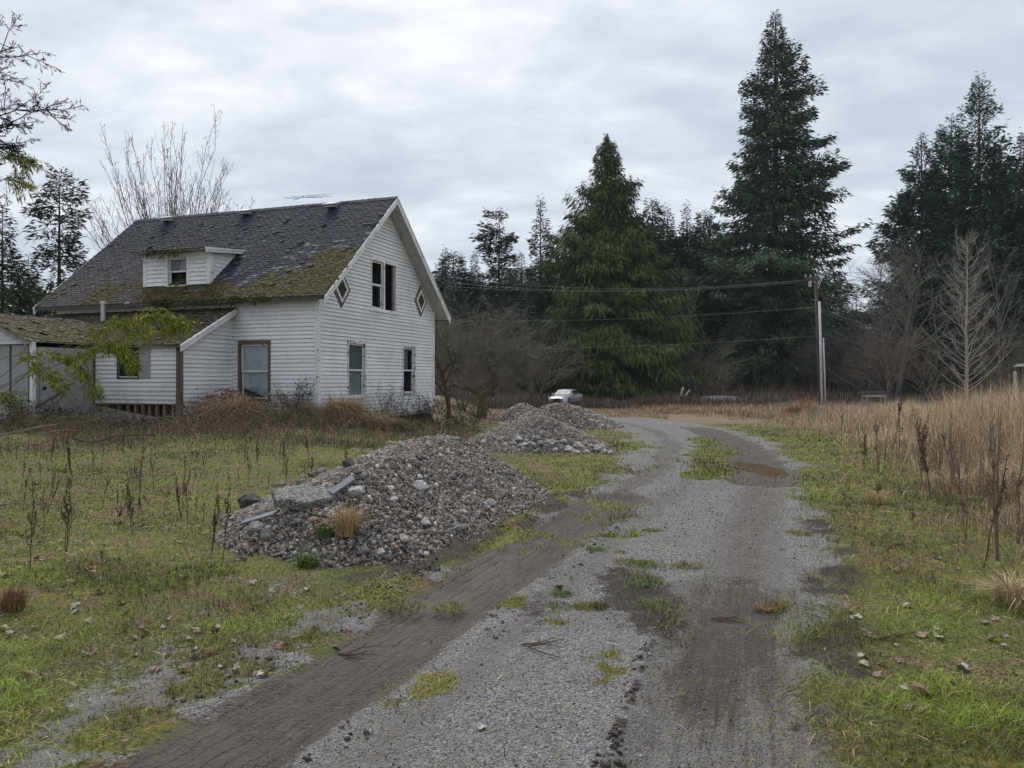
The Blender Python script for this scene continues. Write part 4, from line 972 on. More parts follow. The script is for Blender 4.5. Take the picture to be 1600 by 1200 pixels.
# tree behind the house: many straight shoots
ln = []
R = np.random.default_rng(61)
ln += [(0, np.stack([np.zeros(5), np.zeros(5), np.linspace(-.2, 5.5, 5)], 1), np.linspace(.35, .26, 5))]
for k in range(92):
    a = R.uniform(0, 2 * PI); sp_ = .85 * R.random() ** .6; d0 = norm(np.array((math.cos(a) * sp_, math.sin(a) * sp_, 1.))); st = np.array((0, 0, R.uniform(2.6, 5.4))); L = R.uniform(8.5, 13.4) * (1 - .30 * sp_)
    q = np.array([st + d0 * L * s + np.array((0, 0, 1.)) * (.22 * L * sp_ * s * s) + np.r_[R.normal(0, .17, 2), 0] * s for s in np.linspace(0, 1, 7)])
    ln.append((1, q, np.linspace(.036, .010, 7)))
    for j in range(20):
        f = R.uniform(.25, .97) * 6; i = min(5, int(f)); p0 = q[i] + (q[i + 1] - q[i]) * (f - i); th = R.uniform(0, 2 * PI)
        dd = norm(d0 + np.array((math.cos(th), math.sin(th), .1)) * .75); l2 = R.uniform(.5, 2.6) * (1.1 - f / 8)
        q2 = np.array([p0, p0 + dd * l2 * .5, p0 + norm(dd + np.array((0, 0, .7))) * l2]); ln.append((2, q2, np.array([.013, .010, .007])))
        if R.random() < .5:
            e = q2[-1]; ln.append((3, np.array([e, e + np.array((R.normal(0, .08), R.normal(0, .08), .02)), e + np.array((R.normal(0, .1), R.normal(0, .1), -.16))]), np.array([.008, .012, .012])))
place(bare_tree('maple_tree', ln, 'leafless tree of many upright shoots behind the farmhouse roof', tcol=(.13, .118, .105), group=None), 268, 48, 1.0)
# pale birch on the right
ln = [(0, np.array([(0, 0, -.2), (.05, 0, 3), (.0, .05, 6), (.06, 0, 9), (.04, 0, 11.6), (.05, 0, 13.2)]), np.array([.13, .11, .09, .06, .03, .012]))]
R = np.random.default_rng(62)
for k in range(84):
    z = 1.2 + 11.3 * (k + R.uniform(0, 1)) / 84; a = k * 2.4 + R.uniform(-.6, .6); L = (2.7 * (1 - (z / 13.6)) ** .65 + .5) * R.uniform(.4, 1.25); eu = R.uniform(.2, .75); cu = R.normal(0, .22)
    q = np.array([(math.cos(a + cu * s) * L * s * .9, math.sin(a + cu * s) * L * s * .9, z + L * (eu * s + .42 * s * s)) for s in np.linspace(0, 1, 6)]) + R.normal(0, .035, (6, 3)) * np.linspace(0, 1, 6)[:, None]
    ln.append((1, q, np.linspace(.032 * (1.2 - z / 16), .007, 6)))
    for j in range(10):
        f = R.uniform(.2, .95) * 5; i = min(4, int(f)); p0 = q[i] + (q[i + 1] - q[i]) * (f - i); dd = norm((q[i + 1] - q[i]) * 1.2 / np.linalg.norm(q[i + 1] - q[i]) + R.normal(0, .6, 3)); l2 = R.uniform(.3, 1.1)
        ln.append((2, np.array([p0, p0 + dd * l2 * .5, p0 + norm(dd + np.array((0, 0, .35))) * l2]), np.array([.010, .008, .006])))
place(bare_tree('birch_tree', ln, 'pale leafless birch in the tall dry grass at right', barkm='palebark', tcol=(.34, .32, .285)), 1510, 56, tree_h(1510, 365, 56) / 13.2)
# old apple tree: crooked mossy trunk, drooping tangle of twigs
AX, AD = 752, 44
root = empty('apple_tree', label='gnarled old apple tree with broken mossy trunk right of the house', cat='tree')
tr = [(np.array([(0, 0, -.2), (.05, 0, .9), (.15, 0, 1.5), (.55, .05, 1.75), (.75, .1, 1.5), (.72, .1, 1.35)]), np.array([.36, .30, .27, .2, .14, .07])),
      (np.array([(.1, 0, 1.3), (.5, 0, 1.75), (.85, .1, 2.1), (.75, .2, 2.7), (.45, .25, 3.3), (.3, .3, 3.8)]), np.array([.22, .22, .26, .18, .12, .08])),
      (np.array([(.05, 0, 1.2), (-.35, .1, 1.7), (-.8, .1, 1.95), (-1.3, .1, 1.9), (-1.7, .2, 2.1), (-2.1, .2, 2.0)]), np.array([.2, .18, .2, .15, .1, .05]))]
v, f = tubes_np(tr, 9); mesh_np('trunk', v, f, M['mossbark'], root, smooth=True)
R = np.random.default_rng(63); ln = []
def applelimb(p, d, L, r, lev):
    k = 6 if lev < 2 else 4; pts = [p]; dd = d
    for j in range(k - 1):
        dd = norm(dd + R.normal(0, .32, 3) + np.array((0, 0, -.16 if lev > 0 else -.1))); pts.append(pts[-1] + dd * L / (k - 1))
    pts = np.array(pts); ln.append((pts, np.linspace(r, max(.008, r * .3), k)))
    if lev >= 3: return
    for c in range((9, 8, 6)[lev]):
        x = R.uniform(.15, .98) * (k - 1); i = min(int(x), k - 2); q = pts[i] + (pts[i + 1] - pts[i]) * (x - i)
        applelimb(q, norm(dd * .5 + R.normal(0, .8, 3) + np.array((0, 0, .35))), L * R.uniform(.4, .7), max(.009, r * .45), lev + 1)
for p, d in (((.4, .3, 3.5), (.1, .2, 1)), ((.5, .25, 3.2), (.9, .1, .6)), ((.7, .2, 2.6), (.9, -.3, .9)), ((-1.3, .1, 1.95), (-.7, 0, .9)), ((-.3, .2, 1.8), (-.5, .4, 1.4)), ((.35, .3, 3.7), (-.8, .1, .9))):
    applelimb(np.array(p), norm(np.array(d, float)), 2.9, .07, 0)
v, f = tubes_np(ln, 3); mesh_np('branches', v, f, M['twig'], root, col=np.tile((.14, .13, .105), (len(v), 1)))
place(root, AX, AD, 1.0); root.scale = (.9, .9, .9)
# dark branchy tree hugging the far house corner
ln = bare(64, 4.6, .13, .9, 4, (8, 7, 6, 5), .1, .25, .5, .05, .62, .010)
place(bare_tree('thorn_tree', ln, 'dark twisted thorn tree beside the far house corner', barkm='bark', tcol=(.045, .04, .032)), 702, 39, 1.0)
# overhanging tree whose trunk is left of the view
ln = [(0, np.array([(0, 0, -.2), (.1, 0, 1.6), (.0, .1, 3.2), (.2, .1, 4.6), (.1, .1, 6)]), np.array([.28, .24, .2, .15, .09]))]
R = np.random.default_rng(66)
def limb(p, e, r, lev, sag):
    p = np.array(p, float); e = np.array(e, float); k = 7 if lev == 1 else 5
    L = np.linalg.norm(e - p); q = np.array([p + (e - p) * s + np.array((0, 0, 1.)) * sag * L * 4 * s * (1 - s) + R.normal(0, .025 * L, 3) * (0 < s < 1) for s in np.linspace(0, 1, k)])
    ln.append((lev, q, np.linspace(r, max(.0025, r * .22), k)))
    if lev >= 4: return
    for c in range((0, 18, 13, 8)[lev]):
        x = R.uniform(.4, 1.0) * (k - 1); i = min(int(x), k - 2); b = q[i] + (q[i + 1] - q[i]) * (x - i); ax = norm(q[i + 1] - q[i])
        dd = norm(ax * .9 + R.normal(0, .6, 3) + np.array((0, 0, -.12))); limb(b, b + dd * L * R.uniform(.16, .36) * (1 - .3 * x / k), max(.0025, r * .36), lev + 1, R.uniform(-.10, .02))
for p, e, r in (((.1, 0, 4.4), (2.05, .3, 4.75), .028), ((.1, 0, 4.6), (2.0, -.2, 5.5), .022), ((.1, .1, 4.2), (1.95, .5, 4.55), .026), ((0, 0, 3.9), (1.6, .2, 3.95), .018), ((.1, 0, 4.4), (2.1, .8, 5.1), .024), ((.1, 0, 4.5), (1.9, .6, 5.85), .02), ((.1, 0, 4.3), (1.75, -.4, 4.9), .018)): limb(p, e, r, 1, .05)
o = bare_tree('overhanging_tree', ln, 'bare tree whose twigs hang into the upper left corner', barkm='bark', tcol=(.035, .032, .032)); o.location = (-8.1, 9.3, gz(-8.1, 9.3))
# bamboo arching in from the left, in front of the lean-to
bam = empty('bamboo', label='green bamboo with leafy canes arching over the lean-to and porch', cat='bamboo')
R = np.random.default_rng(67)
def cane(pts, leaf_from, n, ll, name='cane'):
    pts = np.array(pts, float)
    tq = np.linspace(0, 1, 14); k = len(pts); ti = np.linspace(0, 1, k)
    q = np.stack([np.interp(tq, ti, pts[:, j]) for j in range(3)], 1)
    for _ in range(3): q[1:-1] = (q[:-2] + q[1:-1] * 2 + q[2:]) / 4
    v, f = tubes_np([(q, np.linspace(.014, .004, 14))], 5)
    tw = []; lp = []; ld = []
    for j in range(n):
        s = R.uniform(leaf_from, 1); x = s * 13; i = min(12, int(x)); b = q[i] + (q[i + 1] - q[i]) * (x - i); ax = norm(q[i + 1] - q[i])
        dd = norm(ax * .8 + R.normal(0, .7, 3) + np.array((0, 0, -.1))); l = R.uniform(.10, .45)
        e = b + dd * l + np.array((0, 0, -.18 * l)); tw.append((np.array([b, b + dd * l * .5, e]), np.array([.004, .003, .002])))
        for m in range(9):
            u = R.uniform(.25, 1.05); lp.append(b + (e - b) * u); ld.append(norm(dd + R.normal(0, .6, 3) + np.array((0, 0, -.45))))
    v2, f2 = tubes_np(tw, 3); V = np.concatenate([v, v2]); Fq = [f, f2 + len(v)]
    c = mesh_np(name, V, Fq, M['twig'], bam, col=np.tile((.15, .13, .05), (len(V), 1)))
    lp = np.array(lp); ld = np.array(ld); n_ = len(lp); side = norm(np.cross(ld, R.normal(size=(n_, 3))))
    g = R.uniform(0, 1, (n_, 1)); cl = np.array((.12, .155, .016)) * (1 - g) + np.array((.36, .37, .04)) * g
    kv, kf, kc = kites(lp, ld, side, ll * R.uniform(.6, 1.25, n_), ll * .17 * R.uniform(.7, 1.3, n_), cl, .2)
    o = mesh_np('leaves', kv, kf, M['leaf'], c, col=kc); o['kind'] = 'stuff'
cane([P(-90, 660, 22.9), P(0, 603, 22.9), P(90, 570, 22.9), P(150, 548, 22.9), P(215, 515, 23.0), P(285, 508, 23.0)], .42, 130, .20)
cane([P(-80, 640, 22.9), P(40, 590, 22.9), P(120, 530, 22.9), P(180, 500, 23.0), P(250, 490, 23.0), P(282, 500, 23.0)], .42, 110, .20)
cane([P(-60, 640, 22.9), P(10, 580, 22.9), P(60, 545, 22.9), P(110, 552, 22.9), P(140, 585, 22.9), P(150, 610, 22.9)], .3, 75, .19)
cane([P(-60, 600, 22.6), P(0, 560, 22.6), P(30, 548, 22.6), P(60, 575, 22.6), P(85, 590, 22.6), P(96, 603, 22.6)], .35, 60, .19)
cane([P(-80, 700, 23.0), P(60, 560, 23.0), P(130, 520, 23.0), P(170, 530, 23.0), P(200, 552, 23.0), P(206, 568, 23.0)], .55, 80, .19)
cane([P(-60, 640, 22.6), P(-20, 620, 22.6), P(5, 610, 22.6), P(20, 620, 22.6), P(30, 640, 22.6)], .2, 30, .2)
cane([P(-70, 470, 13), P(-40, 330, 13), P(-15, 260, 13), P(10, 240, 13), P(30, 242, 13), P(46, 252, 13)], .5, 60, .10)
cane([P(-70, 470, 13), P(-35, 330, 13), P(-10, 285, 13), P(8, 278, 13), P(24, 282, 13), P(34, 286, 13)], .55, 40, .10)
for px, py, d in ((30, 660, 22.4), (60, 668, 22.4), (15, 680, 22), (95, 665, 22.6), (45, 690, 21.6)):
    cane([P(px - 60, py + 25, d), P(px - 30, py + 8, d), P(px, py - 10, d), P(px + 25, py - 2, d), P(px + 35, py + 10, d)], .2, 34, .17)
# ------------------------------------------------------------------ gravel heaps and rocks
def ico(sub):
    g = (1 + 5 ** .5) / 2
    v = [(-1, g, 0), (1, g, 0), (-1, -g, 0), (1, -g, 0), (0, -1, g), (0, 1, g), (0, -1, -g), (0, 1, -g), (g, 0, -1), (g, 0, 1), (-g, 0, -1), (-g, 0, 1)]
    f = [(0, 11, 5), (0, 5, 1), (0, 1, 7), (0, 7, 10), (0, 10, 11), (1, 5, 9), (5, 11, 4), (11, 10, 2), (10, 7, 6), (7, 1, 8), (3, 9, 4), (3, 4, 2), (3, 2, 6), (3, 6, 8), (3, 8, 9), (4, 9, 5), (2, 4, 11), (6, 2, 10), (8, 6, 7), (9, 8, 1)]
    v = [np.array(x) / np.linalg.norm(x) for x in v]
    for _ in range(sub):
        nf = []; cache = {}
        def mid(a, b):
            k = (min(a, b), max(a, b))
            if k not in cache: m = v[a] + v[b]; v.append(m / np.linalg.norm(m)); cache[k] = len(v) - 1
            return cache[k]
        for a, b, c in f: x, y, z = mid(a, b), mid(b, c), mid(c, a); nf += [(a, x, z), (b, y, x), (c, z, y), (x, y, z)]
        f = nf
    return np.array(v), np.array(f)
def rand_rot(R, n):
    q = R.normal(size=(n, 4)); q /= np.linalg.norm(q, axis=1)[:, None]; w, x, y, z = q.T
    return np.stack([np.stack([1 - 2 * (y * y + z * z), 2 * (x * y - z * w), 2 * (x * z + y * w)], -1), np.stack([2 * (x * y + z * w), 1 - 2 * (x * x + z * z), 2 * (y * z - x * w)], -1), np.stack([2 * (x * z - y * w), 2 * (y * z + x * w), 1 - 2 * (x * x + y * y)], -1)], 1)
def stones(name, pos, size, cols, m, parent, sub=1, seed=1, lump=.22, smooth=True, kind='stuff', flat=.62):
    R = np.random.default_rng(seed); v, f = ico(sub); n = len(pos)
    vv = v[None] * R.uniform(1 - lump, 1 + lump, (n, len(v), 1)) * np.stack([R.uniform(.8, 1.3, n), R.uniform(.7, 1.1, n), R.uniform(flat * .8, flat * 1.3, n)], 1)[:, None]
    vv = np.einsum('nij,nkj->nki', rand_rot(R, n), vv) * np.asarray(size)[:, None, None] + np.asarray(pos)[:, None]
    F_ = f[None] + (np.arange(n) * len(v))[:, None, None]
    o = mesh_np(name, vv.reshape(-1, 3), F_.reshape(-1, 3), m, parent, col=np.repeat(cols, len(v), 0), smooth=smooth)
    if kind: o['kind'] = kind
    return o
PALETTE = np.array([(.125, .118, .112), (.17, .16, .15), (.095, .09, .09), (.20, .163, .138), (.165, .125, .105), (.26, .25, .24), (.13, .125, .13), (.22, .175, .15), (.06, .06, .065), (.19, .185, .185)])
def stone_cols(R, n, white=.03):
    c = PALETTE[R.integers(0, len(PALETTE), n)] * R.uniform(.7, 1.3, (n, 1)) * np.array((1, .985, .97)); c = c * np.array((1.0, 1, .955)); w = R.random(n) < white; c[w] = np.array((.42, .41, .39)) * R.uniform(.7, 1.2, (w.sum(), 1)); return np.clip(c, 0, .6)
FOOT = np.array([(-2.85, 7.6), (-2.2, 7.0), (-1.3, 6.65), (-.84, 6.9), (-.26, 7.95), (.25, 9.4), (.55, 10.9), (.3, 12), (-1, 12.3), (-2.4, 11.4), (-3.4, 10.2), (-3.4, 8.8)])
def pile_h(p, x, y):
    nm, cx, cy, rx, ry, h = p; sd = ord(nm)
    u = (x - cx) / rx; v = (y - cy) / ry
    a = np.arctan2(v, u); r = np.hypot(u, v) * (1 + .14 * np.sin(2 * a + sd) + .08 * np.sin(5 * a + sd * 2))
    if nm == 'a':
        dd = sdist(x, y, FOOT) + (fbm(x * 1.5, y * 1.5, 19) - .5) * .25
        cap = np.interp(x, (-3.4, -2.9, -2.46, -2.0, -1.6, -.95, -.5, .0, .5), (.08, .15, .34, .56, .74, .87, .78, .60, .40)); s1 = .66 * dd
        zz1 = -np.logaddexp(-s1 / .09, -cap / .09) * .09
        return np.where(dd > -.25, zz1, -.1) + (fbm(x * 3, y * 3, sd) - .5) * .08 + (fbm(x * 9, y * 9, sd) - .5) * .03
    z = h * np.clip(1 - np.sqrt(r * r + .05) * .98 + .10, -.1, 1) ** 1.0 * 1.0
    return np.where(r < 1.13, z, -.1) + (fbm(x * 3, y * 3, sd) - .5) * .09
PLAB = {'a': 'nearest large heap of mixed river gravel beside the muddy rut', 'b': 'second gravel heap with white chunks along its foot', 'c': 'third gravel heap reaching to the bend of the drive', 'd': 'farthest gravel heap left of the white car'}
M['heap'] = simple('heap_grit', (.13, .12, .11), .95, .4, 30, 0, .8, 70)
pile_roots = {}
for p in PILES:
    nm, cx, cy, rx, ry, h = p; R = np.random.default_rng(ord(nm))
    zg = float(base_z(cx, cy)); root = empty('gravel_heap', (0, 0, 0), 0, PLAB[nm], 'gravel heap', 'gravel heaps along the drive'); pile_roots[nm] = root
    n = 70; U_, V_ = np.meshgrid(np.linspace(-1.35, 1.35, n), np.linspace(-1.35, 1.35, n)); x = cx + U_.ravel() * rx; y = cy + V_.ravel() * ry
    z = base_z(x, y) + pile_h(p, x, y) - .02; i = np.arange((n - 1) * (n - 1)); ii = (i // (n - 1)) * n + i % (n - 1)
    mesh_np('mound', np.stack([x, y, z], 1), np.stack([ii, ii + 1, ii + n + 1, ii + n], 1), M['heap'], root, smooth=True)
    ns = {'a': 24000, 'b': 24000, 'c': 6500, 'd': 4500}[nm]
    x = cx + R.uniform(-1.3, 1.3, ns * 3) * rx; y = cy + R.uniform(-1.3, 1.3, ns * 3) * ry; ph = pile_h(p, x, y)
    k = (ph > -.035 + R.uniform(0, .08, ns * 3)) & (y < cy + ry * .75); x, y, ph = x[k][:ns], y[k][:ns], ph[k][:ns]
    sz = {'a': .0128, 'b': .0145, 'c': .034, 'd': .045}[nm] * np.exp(R.normal(0, .42, len(x))); sz = np.minimum(sz, {'a': .036, 'b': .040, 'c': .065, 'd': .075}[nm])
    if nm == 'a':
        stones('stones', np.stack([x, y, base_z(x, y) + ph + sz * .15], 1), sz, stone_cols(R, len(x)) * 1.38, M['stone'], root, 1, ord(nm))
        ns = 34000; x = cx + R.uniform(-1.3, 1.3, ns * 3) * rx; y = cy + R.uniform(-1.3, 1.3, ns * 3) * ry; ph = pile_h(p, x, y); k = (ph > -.06 + R.uniform(0, .08, ns * 3)) & (y < cy + ry * .4); x, y, ph = x[k][:ns], y[k][:ns], ph[k][:ns]; sz = .009 * np.exp(R.normal(0, .35, len(x)))
        stones('fine_stones', np.stack([x, y, base_z(x, y) + ph + .006], 1), sz, stone_cols(R, len(x)) * 1.32, M['stone'], root, 0, 77)
    else: stones('stones', np.stack([x, y, base_z(x, y) + ph + sz * .15], 1), sz, stone_cols(R, len(x)) * 1.4, M['stone'], root, 0, ord(nm))
def heap_z(x, y):
    z = gz(x, y)
    for p in PILES:
        hh_ = float(pile_h(p, np.array([x]), np.array([y]))[0])
        if hh_ > 0: z = max(z, float(base_z(x, y)) + hh_)
    return z
def on_heap(px, py):
    d = np.arange(5.5, 45, .03); x = (px - 800) / F * d; z = CZ + (HY - py) / F * d
    hz_ = base_z(x, d) + np.max([np.maximum(pile_h(p, x, d), 0) for p in PILES], 0); k = np.argmax(hz_ >= z)
    if hz_[k] >= z[k]: return float(x[k]), float(d[k]), float(hz_[k])
    x, d = at_ground(px, py); return x, d, gz(x, d)
rv, rf = ico(2)
rock_me = []
for k in range(5):
    R = np.random.default_rng(200 + k); v = rv * (1 + .16 * R.normal(size=(len(rv), 1)) * .6)
    for _ in range(5):
        nn = norm(R.normal(size=3)); dd = v @ nn; cut = R.uniform(.55, .8); v = v - np.clip(dd - cut, 0, None)[:, None] * nn
    rock_me.append((v, rf))
def rock(px, py, w, c, label, group=None, k=0, name='rock', asp=.7, sink=.25):
    x, y, z = on_heap(px, py); s = w / F * y / 2; R = np.random.default_rng(int(px * 7 + py)); v, f = rock_me[k % 5]
    vv = v * np.array((1, .9, asp)) * s; a = R.uniform(0, 6); vv = vv @ np.array([[math.cos(a), -math.sin(a), 0], [math.sin(a), math.cos(a), 0], [0, 0, 1]])
    cc = np.tile(c, (len(v), 1)) * R.uniform(.75, 1.15, (len(v), 1)); o = mesh_np(name, vv, f, M['rock'], col=cc); o.location = (x, y, z + s * asp * (1 - 2 * sink)); tag(o, label, 'rock', group); return o
wc = (.46, .45, .43); gc = (.2, .2, .19); dc = (.10, .102, .10)
rock(655, 765, 26, (.52, .51, .50), 'smooth pale angular stone high on the near heap'); rock(556, 774, 27, wc, 'white concrete lump beside the upper grey strip on the heap', k=1)
rock(615, 784, 16, wc, 'small pale lump between the white concrete lump and the angular stone', k=2); rock(548, 730, 27, dc, 'dark pitted lump near the top left of the near heap', k=3)
rock(503, 742, 22, (.17, .17, .165), 'grey lump below the dark pitted one on the heap edge', k=4); rock(443, 777, 18, wc, 'white block behind the concrete slab', k=1, asp=.8)
rock(392, 790, 36, (.12, .122, .118), 'dark concrete lump at the left end of the near heap', k=2); rock(400, 828, 24, (.36, .35, .33), 'pale lump below the left grey strip', k=0)
rock(417, 842, 26, (.15, .152, .15), 'grey lump at the left foot of the near heap', k=3); rock(464, 820, 18, gc, 'grey lump right of the left grey strip', k=4)
rock(563, 841, 24, (.115, .115, .115), 'dark cracked lump behind the dry grass tuft foot', k=1); rock(665, 822, 20, wc, 'white cracked lump low on the near heap face', k=2)
rock(632, 846, 20, (.38, .37, .34), 'pale lump low in the middle of the near heap', k=3); rock(716, 831, 22, gc, 'grey lump right of the white cracked one', k=4); rock(596, 866, 16, (.5, .48, .42), 'cream stone at the front foot of the near heap', k=0)
rock(568, 866, 20, gc, 'grey stone left of the cream stone', k=1); rock(766, 790, 20, (.33, .32, .31), 'pale lump on the right slope of the near heap', k=1); rock(608, 694, 12, wc, 'white stone on the crest of the near heap', k=2)
rock(655, 813, 11, (.42, .41, .4), 'round pale pebble above the white cracked lump', k=3); rock(569, 747, 18, (.22, .215, .21), 'grey lump in the middle left of the near heap', k=3)
R = np.random.default_rng(70)
for k in range(34):
    px = 757 + (k / 33) * 195 + R.uniform(-6, 6); py = 692 + 18 * (k / 33) + R.uniform(-11, 5)
    rock(px, py, R.uniform(8, 17), np.array((.46, .45, .42)) * R.uniform(.55, 1.1), 'broken white chunk along the foot of the second heap', 'white chunks at the foot of the second heap', k)
for px in (420, 438, 455, 472, 488, 505, 518, 372, 362, 380, 486, 470, 430, 448):
    rock(px, (778 if px > 410 else 838) + R.uniform(-26, 36) - (px - 440) * .2, R.uniform(9, 18), np.array(gc) * R.uniform(.6, 1.6), 'grey concrete crumb at the left end of the near heap', 'concrete crumbs on the near heap', int(px))
# concrete slab and two grey strips on the heap
x, y, z = on_heap(476, 790); R = np.random.default_rng(71); n = 22; a = np.arange(n) * 2 * PI / n; rr = 1 + R.uniform(-.18, .12, n)
poly = [(.33 * rr[i] * math.cos(a[i]), .2 * rr[i] * math.sin(a[i]), 0) for i in range(n)]
sv = np.array([(q[0], q[1], zz1) for zz1 in (-.05, .025) for q in poly] + [(q[0] * .93, q[1] * .93, .04) for q in poly] + [(0, 0, .045)])
k = np.arange(n); q1 = np.stack([k, (k + 1) % n, n + (k + 1) % n, n + k], 1); q2 = q1 + n; t3 = np.stack([2 * n + k, 2 * n + (k + 1) % n, np.full(n, 3 * n)], 1)
t = NT('exposed_aggregate'); cc, vn_ = t.vor(70); spc = t.node('ShaderNodeSeparateColor'); t.l.new(cc, spc.inputs[0]); t.col(t.ramp(spc.outputs[0], [(0, (.06, .058, .055)), (.5, (.17, .165, .15)), (1, (.4, .39, .36))])); t.rough(.9); t.bump(vn_.outputs['Distance'], .9, .02)
o = mesh_np('concrete_slab', sv, [q1, q2, t3], t.m); o.location = (x, y + .05, z + .08); o.rotation_euler = (.32, .05, .12); tag(o, 'broken slab of pebbly concrete lying on the left of the near heap', 'concrete slab')
M['slate'] = simple('grey_composite', (.15, .165, .185), .6, .2, 12)
for (p, q, lab) in (((517, 779), (552, 762), 'short dark grey strip above the concrete slab'), ((380, 824), (433, 815), 'longer dark grey strip at the left foot of the heap')):
    a_ = Vector(on_heap(*p)); b_ = Vector(on_heap(*q))
    if (b_ - a_).length > .9: b_ = a_ + (b_ - a_).normalized() * .6
    o = MB().bar(a_ + Vector((0, 0, .05)), b_ + Vector((0, 0, .08)), .085, .022, up=(0, -.5, 1)).build('composite_strip', M['slate'], bevel=.003); tag(o, lab, 'strip')
# loose pebbles lying on the drive
R = np.random.default_rng(72); n = 80000
y = 2.6 + 13 * R.random(n) ** 1.7; x = R.uniform(-.78, .62, n) * (y + .8)
mk2 = ground_masks(x, y); g = mk2['grav'] * (1 - .8 * mk2['mud']) * (1 - mk2['soil'] * .8)
k = g > R.uniform(.25, 1.1, n); x, y = x[k], y[k]
sz = np.clip(.0039 * np.exp(R.normal(0, .38, len(x))), .0025, .013) * np.clip(y / 6, .9, 1.5)
gcol = np.array([(.10, .102, .108), (.17, .172, .178), (.25, .25, .25), (.33, .33, .32), (.21, .18, .15), (.45, .44, .42), (.07, .072, .078)])[R.choice(7, len(x), p=[.2, .25, .2, .13, .08, .06, .08])] * R.uniform(.8, 1.2, (len(x), 1))
o = stones('loose_pebbles', np.stack([x, y, ground_z(x, y) + sz * .25], 1), sz, gcol, M['stone'], None, 0, 73, .2)
# ------------------------------------------------------------------ grass
def blades(pos, h, w, lean, cols, R, curve=.5):
    n = len(pos); a = R.uniform(0, 2 * PI, n); d = np.stack([np.cos(a), np.sin(a), 0 * a], 1); s = np.stack([-np.sin(a), np.cos(a), 0 * a], 1)
    up = np.array((0, 0, 1.)); h = h[:, None]; w = w[:, None]; lean = lean[:, None]
    m = pos + up * h * .55 + d * h * lean * .35; tp = pos + up * h * (1 - .25 * lean * curve) + d * h * lean
    V = np.stack([pos - s * w * .5, pos + s * w * .5, m + s * w * .4, m - s * w * .4, tp], 1).reshape(-1, 3)
    b = np.arange(n)[:, None] * 5
    return V, b + np.array([0, 1, 2, 3]), b + np.array([3, 2, 4]), np.repeat(cols, 5, 0)
def grass(name, pos, h, w, lean, cols, R, curve=.5, m='grassblade', parent=None):
    V, q, t3, c = blades(pos, h, w, lean, cols, R, curve); o = mesh_np(name, V, [q, t3], M[m], parent, col=c); o['kind'] = 'stuff'; return o
R = np.random.default_rng(80); N0 = 420000
y = 2.5 * (34 / 2.5) ** (R.random(N0) ** .85); x = R.uniform(-.80, .80, N0) * (y + .8)
cl = vnoise(x * 9, y * 9, 5)
mk2 = ground_masks(x, y)
bare_ = np.maximum.reduce([mk2['grav'] * .97, mk2['mud'] * .99, mk2['soil'] * .85]); bare_ = np.maximum(bare_, sst(.52, .38, mk2['dl'])); dens = (1 - bare_) * (.35 + .65 * sst(.35, .65, fbm(x * 1.1, y * 1.1, 33)))
dens = np.maximum(dens, sst(.85, .2, np.hypot((x - at_ground(1010, 925)[0]) / .3, (y - 5.6) / 1.2)) * sst(.4, .55, fbm(x * 3, y * 3, 36)))
dens = np.maximum(dens, np.maximum(mk2['tuft'] * .9, mk2['grn'] * .9)); dens = np.maximum(dens, .06 * (mk2['grav'] > .5) * sst(.6, .72, fbm(x * 2.2, y * 2.2, 34)))
ph = np.max([pile_h(p, x, y) for p in PILES], 0)
k = (dens > R.random(N0)) & (ph < .01); x, y, cl = x[k], y[k], cl[k]; n = len(x)
lushn = fbm(x * .8, y * .8, 37); right = (x > 0)
hgt = (.018 + .035 * R.random(n) ** 2 + .055 * sst(.56, .7, lushn) * R.random(n)) * (1 + .3 * right)
g = R.random((n, 1)); lz = sst(.42, .62, lushn)[:, None]
green = np.array((.08, .132, .010)) * (1 - g) + np.array((.20, .285, .026)) * g; straw = np.array((.15, .105, .055)) * (1 - g) + np.array((.36, .28, .16)) * g; mossc = np.array((.15, .14, .012)) * (.6 + .7 * g)
pick = R.random((n, 1)); ps = .10 + .34 * (1 - lz)
c = np.where(pick < ps, straw, np.where(pick < ps + .2, mossc, green)); c = c * (.55 + .85 * sst(.3, .7, fbm(x * 1.9, y * 1.3, 39, 4)))[:, None]; bp_ = (sst(.56, .66, fbm(x * .9 + 5, y * .9, 38, 4)) * .7)[:, None] > R.random((n, 1)); c = np.where(bp_, np.array((.13, .09, .05)) * (.4 + 1.1 * g), c); c = np.where((x < -4)[:, None] & (R.random((n, 1)) < .12), np.array((.08, .05, .035)), c)
grass('short_grass', np.stack([x, y, ground_z(x, y) - .004], 1), hgt, .0035 * np.clip(y / 5, .9, 4.5) * R.uniform(.7, 1.4, n), R.uniform(.2, 2.2, n), c * np.where(R.random((n, 1)) < .12, 1.5, 1.) * R.uniform(.6, 1.25, (n, 1)), R)
# tall dry grass of the field
FIELD = np.vstack([pl([(900, 636), (960, 641), (1060, 650), (1150, 656), (1240, 668), (1300, 684), (1372, 730), (1385, 762), (1425, 815), (1520, 880), (1640, 940), (1900, 1000)]), [[40, 10], [90, 40], [90, 80], [-2, 80], [2, 50]]])
N0 = 420000; y = 6.5 * (78 / 6.5) ** R.random(N0); x = R.uniform(-.25, .80, N0) * y + R.uniform(0, 1.5, N0)
sd = sdist(x, y, FIELD) + (fbm(x * .8, y * .8, 41) - .5) * 2.2 * np.clip(y / 20, .5, 1.5)
dn = sst(-.6, 2.2, sd) * (.12 + .88 * sst(.36, .62, fbm(x * .9, y * .9, 43, 5))); k = (dn > R.random(N0)) | ((x / y > .0) & (x / y < .20) & (y > 33) & (y < 75) & (R.random(N0) < .7) & (sdist(x, y, GRAV) < -.5)); x, y, sd = x[k], y[k], sd[k]; n = len(x)
